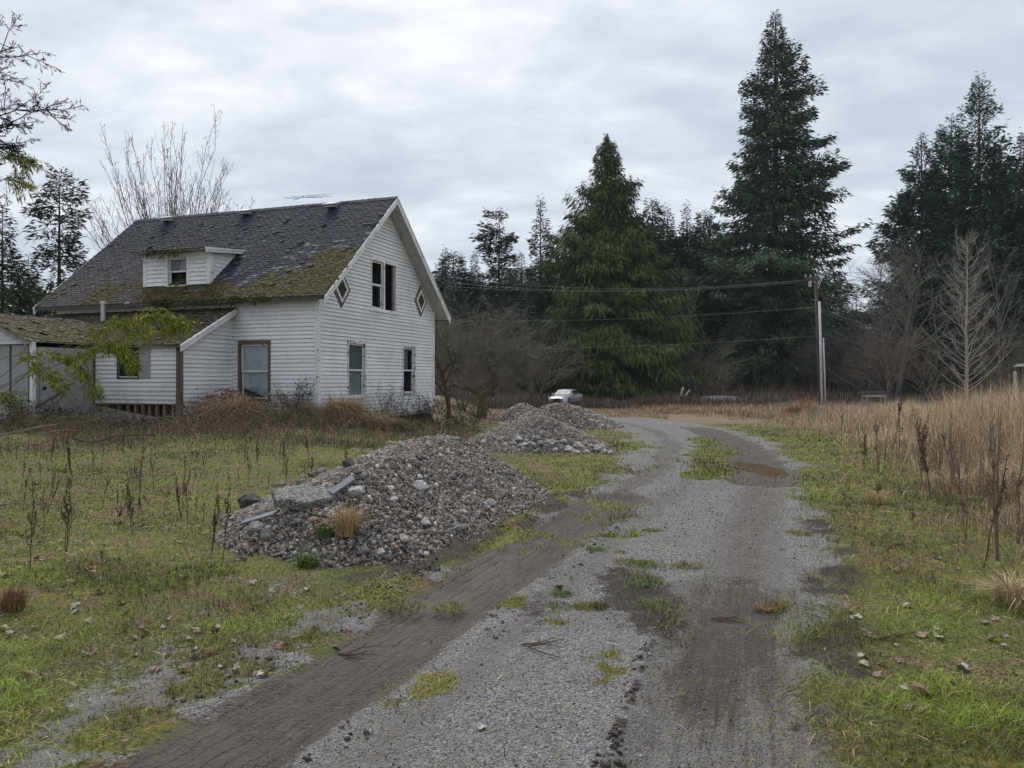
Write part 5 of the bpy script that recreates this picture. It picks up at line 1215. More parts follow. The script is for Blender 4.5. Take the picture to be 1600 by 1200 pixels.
nearr = sst(44, 24, y) * sst(5, 10, x); tal = (.38 + .28 * R.random(n)) + nearr * (.5 + .75 * R.random(n)) * (.35 + 1.1 * fbm(x * .6, y * .6, 46)) ; wedge = (x / y > .028) & (x / y < .19) & (y > 30) & (y < 72.5) & ((x / y < .118) | (sd < 0)); tal *= .84 * (1 + .22 * sst(.48, .66, x / y)) * np.where(wedge, .38, 1); tal *= np.where(wedge, 1, .22 + .78 * sst(-.2, 3.6, sd)) * (.6 + .8 * fbm(x * 1.7, y * 1.7, 142, 3))
g = R.random((n, 1)); fb = fbm(x * .5, y * .5, 48)[:, None]
tan = np.array((.42, .32, .20)) * (1 - g) + np.array((.86, .71, .48)) * g; brn = np.array((.15, .10, .078)) * (1 - g) + np.array((.34, .25, .195)) * g; rus = np.array((.32, .19, .09)) * (.7 + .6 * g)
pb = (.52 - .42 * nearr)[:, None] + (fb - .5) * .8; pick = R.random((n, 1)); c = np.where(pick < pb, brn, np.where(pick < pb + .14, rus, tan))
grass('tall_dry_grass', np.stack([x, y, base_z(x, y) - .02], 1), tal, np.clip(.0045 * y / 12, .0045, .022) * R.uniform(.7, 1.5, n), np.abs(R.normal(0, .55, n)), c * R.uniform(.55, 1.25, (n, 1)), R, 1.0)
# rank dead growth in front of the house
N0 = 110000; y = R.uniform(13.5, 27.5, N0); x = R.uniform(-21, -1.0, N0)
vz = 5.0 + 0 * x; front = 18.3 - 3.4 * R.random(N0) ** 2 + .9 * (fbm(x * .5, y * .5, 49) - .5) * 6 + np.clip((x + 5) * .55, 0, 4)
lx = (x - C0[0]) * math.cos(HRZ) + (y - C0[1]) * math.sin(HRZ); ly = -(x - C0[0]) * math.sin(HRZ) + (y - C0[1]) * math.cos(HRZ)
inside = ((lx > -.05) & (ly > -.05)) | ((lx > LX - .1) & (ly > LY0 - .05)) | ((lx > PX) & (ly > PY - .1))
ph = np.max([pile_h(p, x, y) for p in PILES], 0)
k = (y > front) & ~inside & ~((lx > -5.2) & (ly > 3.3) & (ly < 7.2) & (R.random(N0) < .9)) & (ph < .02) & (R.random(N0) < .25 + .75 * sst(.35, .6, fbm(x * .7, y * .7, 50))); x, y = x[k], y[k]; n = len(x)
g = R.random((n, 1)); pick = R.random((n, 1)); c = np.where(pick < .55, np.array((.16, .108, .08)) * (.4 + 1.1 * g), np.where(pick < .8, np.array((.32, .235, .15)) * (.5 + .8 * g), np.array((.075, .09, .03)) * (.6 + g)))
grass('rank_growth', np.stack([x, y, base_z(x, y) - .02], 1), (.09 + .5 * R.random(n) ** 3) * (.1 + 1.6 * fbm(x * .9, y * .9, 53, 3)), .0075 * R.uniform(.6, 1.6, n), np.abs(R.normal(0, 1.1, n)), c, R, .9)
# brown thicket along the wood
N0 = 90000; y = R.uniform(68, 102, N0); x = R.uniform(-.16, .72, N0) * y
k = R.random(N0) < .3 + .7 * sst(.35, .55, fbm(x * .15, y * .15, 57)); x, y = x[k], y[k]; n = len(x); g = R.random((n, 1))
c = np.where(R.random((n, 1)) < .6, np.array((.20, .14, .108)) * (.4 + g), np.array((.12, .115, .08)) * (.4 + g))
rise = sst(76, 94, y)
grass('bramble_thicket', np.stack([x, y, base_z(x, y) - .05], 1), (.5 + 1.0 * R.random(n) + rise * 3.2 * R.random(n) ** 1.5) * (.5 + fbm(x * .2, y * .2, 58)), .055 * R.uniform(.5, 1.3, n), np.abs(R.normal(0, .5, n)), c, R, .9)
# ------------------------------------------------------------------ single plants
def stalk_mesh(seed, H, stems, fine=0):
    R = np.random.default_rng(seed); ln = []; lp = []; ls = []
    for s in range(stems):
        a = R.uniform(0, 6.3); l = R.uniform(.02, .22) if stems > 1 else R.uniform(0, .08); h = H * R.uniform(.7, 1.0)
        q = np.array([(math.cos(a) * l * t_ * h + R.normal(0, .006), math.sin(a) * l * t_ * h + R.normal(0, .006), -.02 + h * t_) for t_ in np.linspace(0, 1, 7)]); ln.append((q, np.linspace(.006, .0025, 7)))
        for j in range(4):
            t0 = R.uniform(.35, .8); b = q[int(t0 * 6)]; th = R.uniform(0, 6.3); L = h * R.uniform(.12, .3); e = b + np.array((math.cos(th) * .28 * L, math.sin(th) * .28 * L, L)); ln.append((np.array([b, (b + e) / 2 + np.array((math.cos(th), math.sin(th), 0)) * .02, e]), np.array([.004, .003, .002])))
            for m in range(16): u = R.uniform(.2, 1); lp.append(b + (e - b) * u + R.normal(0, .007, 3)); ls.append(R.uniform(.003, .0088))
        for m in range(58): u = R.uniform(.42, 1); lp.append(q[min(6, int(u * 6))] * (1 - (u * 6 % 1)) + q[min(6, int(u * 6) + 1)] * (u * 6 % 1) + R.normal(0, .009, 3)); ls.append(R.uniform(.003, .0075))
        for m in range(0):
            u = R.uniform(.05, .4); lp.append(q[int(u * 6)] + R.normal(0, .02, 3)); ls.append(.018)
    v, f = tubes_np(ln, 4); sv_, sf = ico(0); lp = np.array(lp); ls = np.array(ls) * (.62 if fine else 1); n = len(lp)
    kv = (sv_[None] * ls[:, None, None] * R.uniform(.6, 1.3, (n, 12, 1)) * np.array((.8, .8, 1.3)) + lp[:, None]).reshape(-1, 3); kf = (sf[None] + (np.arange(n) * 12)[:, None, None]).reshape(-1, 3) + len(v)
    cc = np.concatenate([np.tile((.085, .06, .047), (len(v), 1)), np.repeat(np.array((.075, .05, .038)) * R.uniform(.6, 1.6, (n, 1)), 12, 0)])
    return np.concatenate([v, kv]), [f, kf], np.minimum(cc * (2.1 if fine else 1), .4)
stalk_me = []
for k, (h, s, fi) in enumerate(((1.0, 1, 0), (1.0, 2, 0), (1.0, 3, 0), (1.0, 1, 0), (1.0, 3, 0), (1.0, 1, 1), (1.0, 2, 1), (1.0, 3, 1), (1.0, 1, 1), (1.0, 3, 1), (1.0, 2, 0), (1.0, 1, 0))):
    V, Fs, cc = stalk_mesh(300 + k, h, s, fi); o = mesh_np('dead_weed', V, Fs, M['twig'], col=cc); stalk_me.append(o.data); bpy.data.objects.remove(o)
RW = random.Random(9)
def weed(px, py, top, kind, label, group, lean=0):
    x, y = at_ground(px, py); z = heap_z(x, y); h = (py - top) / F * y
    o = bpy.data.objects.new('dead_weed', stalk_me[kind]); link(o); o.location = (x, y, z); o.scale = (h * 1.0, h, h); o.rotation_euler = (RW.uniform(-.12, .12), lean + RW.uniform(-.10, .10), RW.uniform(0, 6)); tag(o, label, 'weed', group); return o
GL = 'dead weeds in the left yard'; GR = 'dead weeds on the right verge'
for px, py, tp, k, lab, ln_ in ((47, 893, 752, 0, 'lone dead dock stalk nearest the left edge of the yard', .08), (103, 862, 712, 1, 'tall forked dead dock stalk in the left yard', .12), (116, 922, 868, 3, 'thin dead stem rising below the forked dock', -.1), (160, 895, 843, 3, 'short dead stem beside the curled brown leaf', 0),
        (203, 822, 748, 0, 'slanting dead stem left of the thick brown dock', -.15), (208, 835, 732, 1, 'thick brown dead dock in the middle of the left yard', 0), (224, 822, 755, 3, 'thin straight stem right of the thick brown dock', 0), (256, 812, 735, 0, 'dead dock leaning left over the yard grass', -.25),
        (277, 812, 745, 3, 'left stem of the close group near the heap', 0), (283, 806, 722, 2, 'bushy dead dock of the close group near the heap', .05), (293, 826, 728, 0, 'right stem of the close group near the heap', .05), (319, 822, 770, 3, 'short stem just left of the heap foot', .05), (331, 866, 742, 1, 'dark dead dock standing before the left heap foot', -.03), (347, 884, 728, 0, 'tall dead dock closest to the left heap foot', .02), (403, 880, 818, 3, 'thin dead stem in front of the grey strip', 0)): weed(px, py, tp, k, lab, GL, ln_)
for k in range(24):
    px = RW.uniform(15, 350); py = RW.uniform(760, 850); weed(px, py, py - RW.uniform(35, 85), RW.choice((0, 3, 5, 11, 10)), 'thin dead weed among the dock stalks of the left yard', 'thin weeds in the left yard', RW.uniform(-.15, .15))
for k in range(44):
    px = RW.uniform(5, 560); py = RW.uniform(708, 775); weed(px, py, py - RW.uniform(25, 68), RW.choice((0, 1, 3)), 'slender dead weed among the far yard grass before the house', 'slender weeds before the house')
for px, py, tp, k, lab, ln_ in ((1558, 872, 648, 9, 'largest clump of tall dead stalks near the right edge', -.12), (1512, 850, 664, 6, 'dead stalks left of the largest right-hand clump', -.15), (1455, 778, 640, 10, 'dark clump of dead docks at the edge of the tall grass', -.03), (1437, 760, 636, 1, 'forked dead dock left of the dark clump', -.04), (1480, 790, 656, 7, 'dead docks right of the dark clump', .12),
        (1315, 690, 628, 0, 'lone dead stalk on the verge before the tall grass', 0), (1350, 735, 665, 1, 'dark dead dock beside the drive opposite the puddle', .02), (1400, 826, 776, 0, 'short dead stalk low on the right verge', -.05), (1428, 830, 772, 1, 'curved short dead dock right of the short stalk', -.1), (1382, 740, 690, 3, 'thin stalk at the corner of the tall grass', 0),
        (1498, 815, 665, 8, 'tall single dead stalk between the two clumps', .05), (1535, 890, 690, 3, 'thin reddish stalk bending toward the right edge', .1), (1590, 850, 650, 7, 'dead stalks cut by the right edge', 0), (965, 712, 688, 4, 'dark dead dock at the right foot of the second heap', .05), (978, 716, 694, 1, 'smaller dead dock right of the dark one by the second heap', .1), (1328, 835, 808, 2, 'low dead weed at the right edge of the gravel', .1), (1322, 790, 745, 2, 'twiggy grey weed at the gravel edge', 0)): weed(px, py, tp, k, lab, GR, ln_)
for k in range(26):
    px = RW.uniform(1330, 1600); py = RW.uniform(670, 770) + (px - 1400) * .25; weed(px, py, py - RW.uniform(55, 120), RW.choice((5, 6, 8, 11)), 'dead weed stalk standing in the tall dry grass', 'weeds standing in the tall grass', RW.uniform(-.2, .2))
# bent pale canes over the right verge
for k, (a_, b_, c_) in enumerate((((1600, 800), (1500, 700), (1455, 668)), ((1595, 905), (1520, 800), (1430, 700)), ((1540, 900), (1470, 830), (1395, 770)), ((1600, 960), (1540, 880), (1490, 830)), ((1530, 700), (1560, 640), (1600, 600)))):
    x, y = at_ground(*a_) if a_[1] > 720 else at_ground(1560, 780)
    q = np.array([(x, y, gz(x, y)), tuple(P(b_[0], b_[1], y - .15)), tuple(P(c_[0], c_[1], y - .2))]); v, f = tubes_np([(np.array([q[0], (q[0] + q[1]) / 2 + np.array((0, 0, .04)), q[1], (q[1] + q[2]) / 2 + np.array((0, 0, .02)), q[2]]), np.array([.007, .006, .005, .004, .003]))], 4)
    o = mesh_np('dry_cane', v, f, M['twig'], col=np.tile((.33, .27, .18), (len(v), 1))); tag(o, 'pale dry cane bent across the right verge', 'cane', 'bent canes on the right verge')
# tufts
def tuft(name, px, py, wpx, hpx, n, cols, label, lean=.8, cat='grass tuft', sup=False, w=.005, group=None, d=None):
    x, y, z = on_heap(px, py) if d is None else (*(((px - 800) / F * d), d), 0)
    if d is not None: z = float(base_z(x, y))
    R = np.random.default_rng(int(px * 3 + py)); r_ = wpx / F * y / 2; h = hpx / F * y; a = R.uniform(0, 6.3, n); q = r_ * (.45 if h > .12 else .85) * np.sqrt(R.random(n))
    pos = np.stack([q * np.cos(a), q * np.sin(a), np.full(n, -.01)], 1); g = R.random((n, 1)); c = np.array(cols[0]) * (1 - g) + np.array(cols[1]) * g
    V, qd, t3, cc = blades(pos, h * R.uniform(.45, 1.15, n), np.full(n, w), np.abs(R.normal(lean * .6, lean * .5, n)), c, R, 1.0)
    o = mesh_np(name, V, [qd, t3], M['grassblade'], col=cc); o.location = (x, y, z); tag(o, label, cat, group); return o
straw = ((.30, .20, .09), (.55, .42, .24)); grn = ((.06, .10, .015), (.13, .19, .04)); rus = ((.18, .10, .05), (.34, .22, .12)); yel = ((.12, .11, .02), (.22, .19, .05))
tuft('dry_grass_tuft', 545, 838, 90, 52, 420, straw, 'straw-coloured grass tuft growing on the front of the near heap', 1.0, w=.006)
tuft('grass_tuft', 508, 842, 55, 25, 200, grn, 'green grass tuft left of the straw tuft on the heap', .9, w=.005); tuft('grass_tuft', 480, 885, 70, 26, 320, grn, 'bright green tuft in front of the near heap', 1.1)
tuft('grass_tuft', 440, 768, 60, 20, 220, grn, 'green tuft behind the left end of the near heap', 1.1, d=10.6)
tuft('dry_grass_tuft', 22, 1130, 75, 42, 420, rus, 'rusty dry grass tuft at the lower left edge', .9); tuft('dry_grass_tuft', 1590, 1030, 120, 62, 420, ((.36, .27, .15), (.58, .46, .29)), 'pale drooping grass tuft at the lower right edge', 1.5, w=.006)
tuft('dry_grass_tuft', 1372, 785, 70, 26, 240, straw, 'pale flattened tuft on the right verge', 1.6); tuft('grass_tuft', 1374, 772, 22, 24, 90, grn, 'upright green tuft behind the pale flattened one', .5)
tuft('dry_grass_tuft', 1490, 770, 90, 40, 240, straw, 'pale tuft under the dead stalks on the right', 1.3)
for k, (px, py, wp, hp, cs, lab) in enumerate(((880, 930, 30, 14, grn, 'green tuft beside the pink litter on the drive'), (936, 1012, 26, 18, ((.05, .06, .015), (.12, .11, .04)), 'dark round tuft in the middle of the drive'), (1005, 885, 44, 14, grn, 'green tuft at the far end of the mid-drive grass strip'), (1010, 912, 48, 18, grn, 'green tuft in the middle of the mid-drive strip'),
        (1020, 955, 44, 20, grn, 'green tuft toward the near end of the mid-drive strip'), (1030, 985, 40, 18, grn, 'nearest green tuft of the mid-drive strip'), (975, 880, 36, 12, yel, 'yellowish tuft left of the mid-drive strip'), (1075, 886, 40, 12, yel, 'yellow mossy tuft right of the mid-drive strip'), (700, 1073, 46, 14, yel, 'yellow tuft on the gravel left of centre'),
        (630, 1105, 60, 16, yel, 'yellow green tuft at the inner edge of the left rut'), (915, 1105, 34, 16, yel, 'small yellow tuft low in the middle of the gravel'), (1025, 1115, 34, 16, rus, 'brown tuft at the inner edge of the right track'), (1222, 1140, 44, 18, yel, 'tuft at the outer edge of the right track'), (1195, 1080, 30, 10, rus, 'small brown tuft in the right track'),
        (930, 860, 26, 11, grn, 'small green tuft near the far end of the left rut'), (945, 838, 24, 9, grn, 'farthest small green tuft beside the left rut'), (1020, 830, 28, 9, yel, 'small yellow tuft up the gravel drive'), (1250, 835, 36, 12, yel, 'tuft at the right edge of the gravel'), (875, 1060, 40, 12, ((.06, .07, .02), (.14, .14, .04)), 'flat mossy tuft below the dark round tuft'), (580, 1190, 60, 16, yel, 'mossy tuft at the bottom edge beside the left rut'), (860, 775, 26, 9, grn, 'green tuft at the right foot of the near heap'))):
    tuft('grass_tuft', px, py, wp * 1.35, hp * .8, 230, cs, lab, 1.7, group='tufts on the drive', w=.0045)
# brown grass mounds and brambles against the house
for px, py, wp, hp, d, n, cs, lab in ((372, 662, 100, 52, 23.0, 1500, ((.20, .135, .085), (.44, .32, .20)), 'large tan mound of dead grass before the side window'), (535, 668, 110, 52, 25.0, 1100, straw, 'straw-coloured mound of grass at the front house corner'), (585, 672, 130, 34, 24.3, 500, straw, 'flattened straw spreading right of the corner mound'), (470, 668, 90, 40, 24, 600, ((.1, .065, .05), (.22, .15, .1)), 'brown dead growth between the two straw mounds'), (1260, 660, 40, 40, 40, 300, ((.22, .12, .06), (.36, .22, .12)), 'orange grass clump at the near edge of the field'),
        (1240, 668, 50, 34, 38, 300, rus, 'rusty grass clump left of the orange one')):
    tuft('dead_grass_mound', px, py, wp, hp, int(n * 1.5), cs, lab, 1.7, 'dead grass', w=.014, d=d)
def bush(name, px, d, wpx, hpx, ns, nl, leafc, stemc, label, ll=.07, cat='bramble', group=None):
    x = (px - 800) / F * d; R = np.random.default_rng(int(px * 5 + d * 100)); W_ = wpx / F * d / 2; H_ = hpx / F * d; root = empty(name, (x, d, float(base_z(x, d))), 0, label, cat, group); ln = []; lp = []
    for s in range(ns):
        a = R.uniform(0, 6.3); r_ = W_ * R.uniform(.3, 1.1); hh_ = H_ * R.uniform(.5, 1.1); st = np.array((R.normal(0, W_ * .35), R.normal(0, W_ * .2), -.03))
        q = np.array([st + np.array((math.cos(a) * r_ * t_, math.sin(a) * r_ * t_ * .6, hh_ * (1.6 * t_ - .75 * t_ * t_) * 1.15)) for t_ in np.linspace(0, 1, 6)]) + R.normal(0, .02, (6, 3)); ln.append((q, np.linspace(.007, .003, 6)))
        for j in range(3): i = R.integers(2, 6); e = q[i] + R.normal(0, .16, 3) + np.array((0, 0, .06)); ln.append((np.array([q[i], (q[i] + e) / 2, e]), np.array([.004, .003, .002]))); lp.append(e)
        for j in range(nl): t_ = R.uniform(.15, 1) * 5; i = min(4, int(t_)); lp.append(q[i] + (q[i + 1] - q[i]) * (t_ - i) + R.normal(0, .07, 3))
    v, f = tubes_np(ln, 3); st_ = mesh_np('stems', v, f, M['twig'], root, col=np.tile(stemc, (len(v), 1)))
    if nl:
        lp = np.array(lp); n = len(lp); d_ = norm(R.normal(size=(n, 3)) + np.array((0, 0, -.2))); g = R.uniform(.5, 1.5, (n, 1)); kv, kf, kc = kites(lp, d_, norm(np.cross(d_, R.normal(size=(n, 3)))), ll * R.uniform(.6, 1.3, n), ll * .6 * R.uniform(.7, 1.2, n), np.array(leafc) * g); o = mesh_np('leaves', kv, kf, M['leaf'], root, col=kc); o['kind'] = 'stuff'
    return root
dg = (.035, .052, .024); rd = (.07, .04, .034)
for px, d, wp, hp, ns, nl, lab in ((462, 25.6, 70, 66, 26, 22, 'bramble under the right side of the torn blind window'), (398, 25.0, 60, 50, 20, 18, 'bramble left of the torn blind window'), (425, 23.5, 80, 38, 22, 18, 'low bramble in front of the side wall'), (215, 20.2, 150, 22, 40, 16, 'wide bramble patch before the lean-to'), (120, 21.8, 140, 30, 40, 18, 'bramble patch before the porch post'), (40, 20.5, 130, 50, 40, 26, 'leafy bramble at the left edge before the porch'), (590, 25.8, 60, 34, 18, 16, 'low bramble at the foot of the gable wall'), (320, 22.8, 100, 36, 26, 14, 'bramble before the brick rubble'), (720, 28, 110, 42, 34, 22, 'bramble right of the gable wall base'), (665, 31, 60, 44, 20, 20, 'bramble at the far end of the gable wall'), (690, 24, 120, 28, 28, 16, 'low bramble between gable wall and second heap'), (640, 22.5, 90, 18, 20, 14, 'creeping bramble on the grass behind the near heap')):
    bush('bramble', px, d, wp, hp, ns, nl, dg, rd, lab, group='brambles around the house')
for px, d, wp, hp, ns, lab in ((600, 26.6, 50, 62, 14, 'dark dead shrub between the two downstairs gable windows'), (630, 27.8, 50, 58, 14, 'dark dead shrub below the far gable window'), (660, 29.5, 40, 44, 12, 'dark dead shrub at the far end of the gable wall'), (1380, 30, 0, 0, 0, '')):
    if ns: bush('dead_shrub', px, d, wp, hp * 1.05, ns, 14, (.035, .026, .022), (.04, .03, .026), lab, .05, 'shrub', 'dead shrubs along the gable wall')
for px, d, wp, hp, ns, lab in ((30, 20, 120, 46, 60, 'brown twiggy tangle at the left edge below the porch'), (110, 19.2, 120, 40, 60, 'brown twiggy tangle left of the yard stalks'), (190, 20.5, 120, 44, 60, 'brown twiggy tangle before the fallen clapboards'), (262, 19.6, 110, 40, 60, 'brown twiggy tangle in front of the corner post'), (330, 21.5, 110, 54, 60, 'brown twiggy tangle before the brick heap'), (395, 20.6, 100, 46, 60, 'brown twiggy tangle before the torn blind window'), (455, 22.5, 100, 54, 60, 'brown twiggy tangle left of the house corner'), (505, 21.8, 90, 40, 50, 'brown twiggy tangle in front of the house corner'), (565, 23.5, 90, 36, 50, 'brown twiggy tangle right of the house corner'), (150, 17.2, 160, 34, 50, 'low sparse tangle at the far edge of the yard'), (360, 18.4, 160, 34, 50, 'low sparse tangle before the large tan mound'), (770, 33, 90, 46, 40, 'red-brown twiggy shrub left of the third heap'), (730, 36, 110, 60, 50, 'red-brown twiggy shrub right of the farmhouse'), (700, 33, 80, 60, 40, 'twiggy shrub close to the far house corner'), (800, 46, 110, 50, 50, 'twiggy shrub behind the farthest heap')):
    bush('twiggy_shrub', px, d, wp, hp * ((.4 if 'clapboards' in lab or 'post' in lab else .8) if 'tangle' in lab else 1), int(ns * 1.0), 0, dg, (.15, .115, .088), lab, .05, 'shrub', 'twiggy shrubs around the house')
for px, d, wp, hp, lab in ((548, 24.5, 1, 1, ''),):
    pass
# ivy on the eave and dormer
iv = empty('ivy', hw((-.5, 0, 0)), HRZ, 'green ivy clinging along the main eave and dormer edge', 'ivy'); R = np.random.default_rng(90)
for name, y0, y1, z, n, x0 in (('ivy_strand', 1.6, 5.2, 4.30, 420, 0.0), ('ivy_strand', 5.6, 6.6, 4.36, 260, 0.02), ('ivy_strand', 5.6, 7.3, 6.2, 220, .42)):
    p = np.stack([x0 + R.normal(-.02, .06, n), R.uniform(y0, y1, n), z + R.normal(0, .07, n) + .06 * np.sin(R.uniform(y0, y1, n) * 3)], 1); d_ = norm(R.normal(size=(n, 3)) + np.array((-.4, 0, -.5)))
    kv, kf, kc = kites(p, d_, norm(np.cross(d_, R.normal(size=(n, 3)))), R.uniform(.05, .13, n), R.uniform(.04, .09, n), np.array((.05, .07, .025)) * R.uniform(.5, 1.5, (n, 1))); o = mesh_np(name, kv, kf, M['leaf'], iv, col=kc); o['kind'] = 'stuff'
# fallen leaves
RL = np.random.default_rng(91); leaf_me = []
for k in range(4):
    n = 14; a = np.arange(n) * 2 * PI / n; r_ = 1 + .35 * np.cos(a * 5 + k) * RL.uniform(.5, 1) + RL.uniform(-.1, .1, n); v = np.stack([r_ * np.cos(a), r_ * np.sin(a) * .75, .22 * np.cos(a * 2 + k) + RL.uniform(-.08, .08, n)], 1) * .034
    v = np.vstack([v, [[0, 0, -.004]], v - np.array((0, 0, .004))]); i = np.arange(n)
    o = mesh_np('fallen_leaf', v, [np.stack([i, (i + 1) % n, np.full(n, n)], 1), np.stack([i, (i + 1) % n, n + 1 + (i + 1) % n, n + 1 + i], 1)], simple('dead_leaf', [(.22, .165, .12), (.27, .225, .18), (.17, .105, .07), (.34, .31, .27)][k], .8, .25, 40)); leaf_me.append(o.data); bpy.data.objects.remove(o)
def leaf(px, py, k, s, label, group):
    x, y = at_ground(px, py); o = bpy.data.objects.new('fallen_leaf', leaf_me[k]); link(o); o.location = (x, y, gz(x, y) + .022 * s); o.scale = (s, s, s); o.rotation_euler = (RL.normal(0, .3), RL.normal(0, .3), RL.uniform(0, 6.3)); tag(o, label, 'leaf', group)
leaf(140, 897, 2, 2.0, 'large curled brown leaf in the left yard', None); leaf(872, 920, 0, 1.3, 'pinkish leaf beside the green tuft on the drive', None); leaf(752, 1138, 3, .8, 'pale leaf low on the left gravel', None)
leaf(1438, 993, 0, 1.2, 'brown leaf standing up in the right verge grass', None); leaf(1466, 996, 3, 1.1, 'pale folded leaf right of the brown one', None); leaf(1504, 1047, 3, 1.1, 'single pale leaf low on the right verge', None); leaf(1325, 957, 3, 1.2, 'leaf by the gravel edge on the right', None); leaf(1355, 992, 0, 1.2, 'brown leaf below the one by the gravel edge', None); leaf(1440, 1090, 2, 1.6, 'long reddish bark strip low on the right verge', None)
for k in range(110):
    if k < 84: px, py = RL.uniform(0, 560), RL.uniform(770, 1060)
    else: px, py = RL.uniform(1320, 1600), RL.uniform(860, 1150)
    if px > 330 and py > 800 and px < 900 and py < 870: continue
    leaf(px, py, int(RL.integers(0, 4)), RL.uniform(.55, 1.15), 'small dead leaf lying in the left yard grass' if k < 84 else 'small dead leaf lying on the right verge', 'leaves in the left yard' if k < 84 else 'leaves on the right verge')

# matted straw and litter lying flat in the grass
R = np.random.default_rng(99); N0 = 60000; y = 2.6 * (20 / 2.6) ** R.random(N0); x = R.uniform(-.8, .8, N0) * (y + .6); mk2 = ground_masks(x, y)
ph = np.max([pile_h(p, x, y) for p in PILES], 0); k = (np.maximum(mk2['grav'], mk2['mud']) < .35 - .25 * R.random(N0)) & (ph < .0) & (sst(.4, .62, fbm(x * 1.4, y * 1.4, 101)) > R.random(N0) * .9); x, y = x[k], y[k]; n = len(x)
a = R.uniform(0, 2 * PI, n); L = R.uniform(.03, .14, n) * np.clip(y / 6, .8, 1.4); d = np.stack([np.cos(a), np.sin(a), R.normal(.05, .12, n)], 1); g = R.random((n, 1)); c = np.where(R.random((n, 1)) < .6, np.array((.34, .26, .15)) * (.5 + .9 * g), np.array((.12, .075, .045)) * (.5 + g))
kv, kf, kc = kites(np.stack([x, y, ground_z(x, y) + R.uniform(.006, .03, n)], 1), d, norm(np.cross(d, np.array((0, 0, 1.)) + R.normal(0, .3, (n, 3)))), L, .0038 * np.clip(y / 5, .9, 3) * R.uniform(.6, 1.5, n), c, .1)
o = mesh_np('straw_litter', kv, kf, M['grassblade'], col=kc); o['kind'] = 'stuff'

# clods of churned mud thrown up along the ruts
R = np.random.default_rng(103); n = 60000; y = 3.0 + 9.5 * R.random(n); x = R.uniform(-.62, .30, n) * (y + .4); mk2 = ground_masks(x, y)
p1 = sst(.30, .02, np.abs(mk2['sl'] + .60)) * (mk2['dl'] < 1.2) * (.25 + .75 * sst(5, 7, y)) * sst(.36, .6, fbm(x * 3, y * 3, 105)) + .25 * sst(.2, .0, np.abs(mk2['sl'] - .48)) * (mk2['dl'] < .8) * sst(.45, .6, fbm(x * 3, y * 3, 106)) + .5 * sst(.09, 0, np.abs(mk2['dr'] - .45)) * (x < 1.1 + 0 * x) * sst(.4, .6, fbm(x * 3, y * 3, 107)) * (y < 5.4)
k = (p1 > R.random(n)) & (np.max([pile_h(p, x, y) for p in PILES], 0) < .05); x, y = x[k], y[k]; n = len(x); sz = np.clip(.0075 * np.exp(R.normal(0, .42, n)), .004, .019)
t = NT('wet_clods'); t.col(t.mix(1., t.attr('Col', 'Color'), t.ramp(t.noise(40), [(.3, .5), (.7, 1.2)]), 'MULTIPLY')); t.rough(.75); t.bump(t.noise(90), .8, .01)
stones('mud_clods', np.stack([x, y, ground_z(x, y) + sz * .1], 1), sz, np.array((.062, .049, .04)) * R.uniform(.5, 1.3, (n, 1)), t.m, None, 1, 104, .4, True, 'stuff', .7)
# ------------------------------------------------------------------ bricks by the lean-to
bk = None; R = np.random.default_rng(95)
bm_ = [simple('old_brick', c, .9, .35, 14) for c in ((.25, .13, .10), (.31, .20, .165), (.22, .18, .16), (.42, .38, .35))]
bmes = []
for m in bm_:
    o = MB().box(-.105, .105, -.05, .05, -.033, .033).build('brick', m); bmes.append(o.data); bpy.data.objects.remove(o)
cb0 = (-1.8, 2.75)
def bheap(u, v): return max(0, 1.02 * (1 - ((u - .75) / 1.9) ** 2 * (1 if u < .75 else 3.) - ((v) / .75) ** 2))
mb = []; n = 28; U_, V_ = np.meshgrid(np.linspace(-1.4, 1.6, n), np.linspace(-.85, .85, n)); hz = np.array([bheap(u, v) - .07 for u, v in zip(U_.ravel(), V_.ravel())]); pts = np.array([tuple(hw((cb0[0] + u, cb0[1] + v, .26 + h_))) for u, v, h_ in zip(U_.ravel(), V_.ravel(), hz)])
i = np.arange((n - 1) * (n - 1)); ii = (i // (n - 1)) * n + i % (n - 1); o = mesh_np('mortar_rubble', pts, np.stack([ii, ii + 1, ii + n + 1, ii + n], 1), simple('mortar_dust', (.19, .14, .12), .95, .5, 12, 0, 1, 20), smooth=False); tag(o, 'mound of crumbled mortar under the fallen bricks', 'rubble')
c = 0
while c < 210:
    u, v = R.uniform(-1.35, 1.2), R.uniform(-.8, .55); h_ = bheap(u, v)
    if h_ <= .01 and R.random() < .85: continue
    o = bpy.data.objects.new('brick', bmes[int(R.choice(4, p=[.3, .35, .2, .15]))]); link(o); o.location = hw((cb0[0] + u, cb0[1] + v, .28 + h_)); o.rotation_euler = (R.normal(0, .35), R.normal(0, .35), R.uniform(0, 3.2)); s = R.choice((1, 1, .7)); o.scale = (s, 1, 1); tag(o, 'fallen brick in the heap against the side wall of the lean-to', 'brick', 'bricks in the fallen heap'); c += 1
# ------------------------------------------------------------------ car
carpaint = NT('silver_white_paint'); carpaint.col((.50, .52, .54)); carpaint.rough(.25); carpaint.b.inputs['Coat Weight'].default_value = .6
M['car'] = carpaint.m; M['tyre'] = simple('tyre_rubber', (.02, .02, .02), .85); M['alloy'] = simple('alloy', (.4, .41, .42), .35, .1, 9, .8); M['blackplastic'] = simple('black_plastic', (.015, .015, .016), .4); M['cglass'] = simple('car_glass', (.045, .055, .06), .22, .1, 1); M['lamp'] = simple('headlamp', (.35, .38, .42), .12, .1, 3)
car = empty('car', label='white four-door sedan parked facing the heaps before the cedar', cat='car')
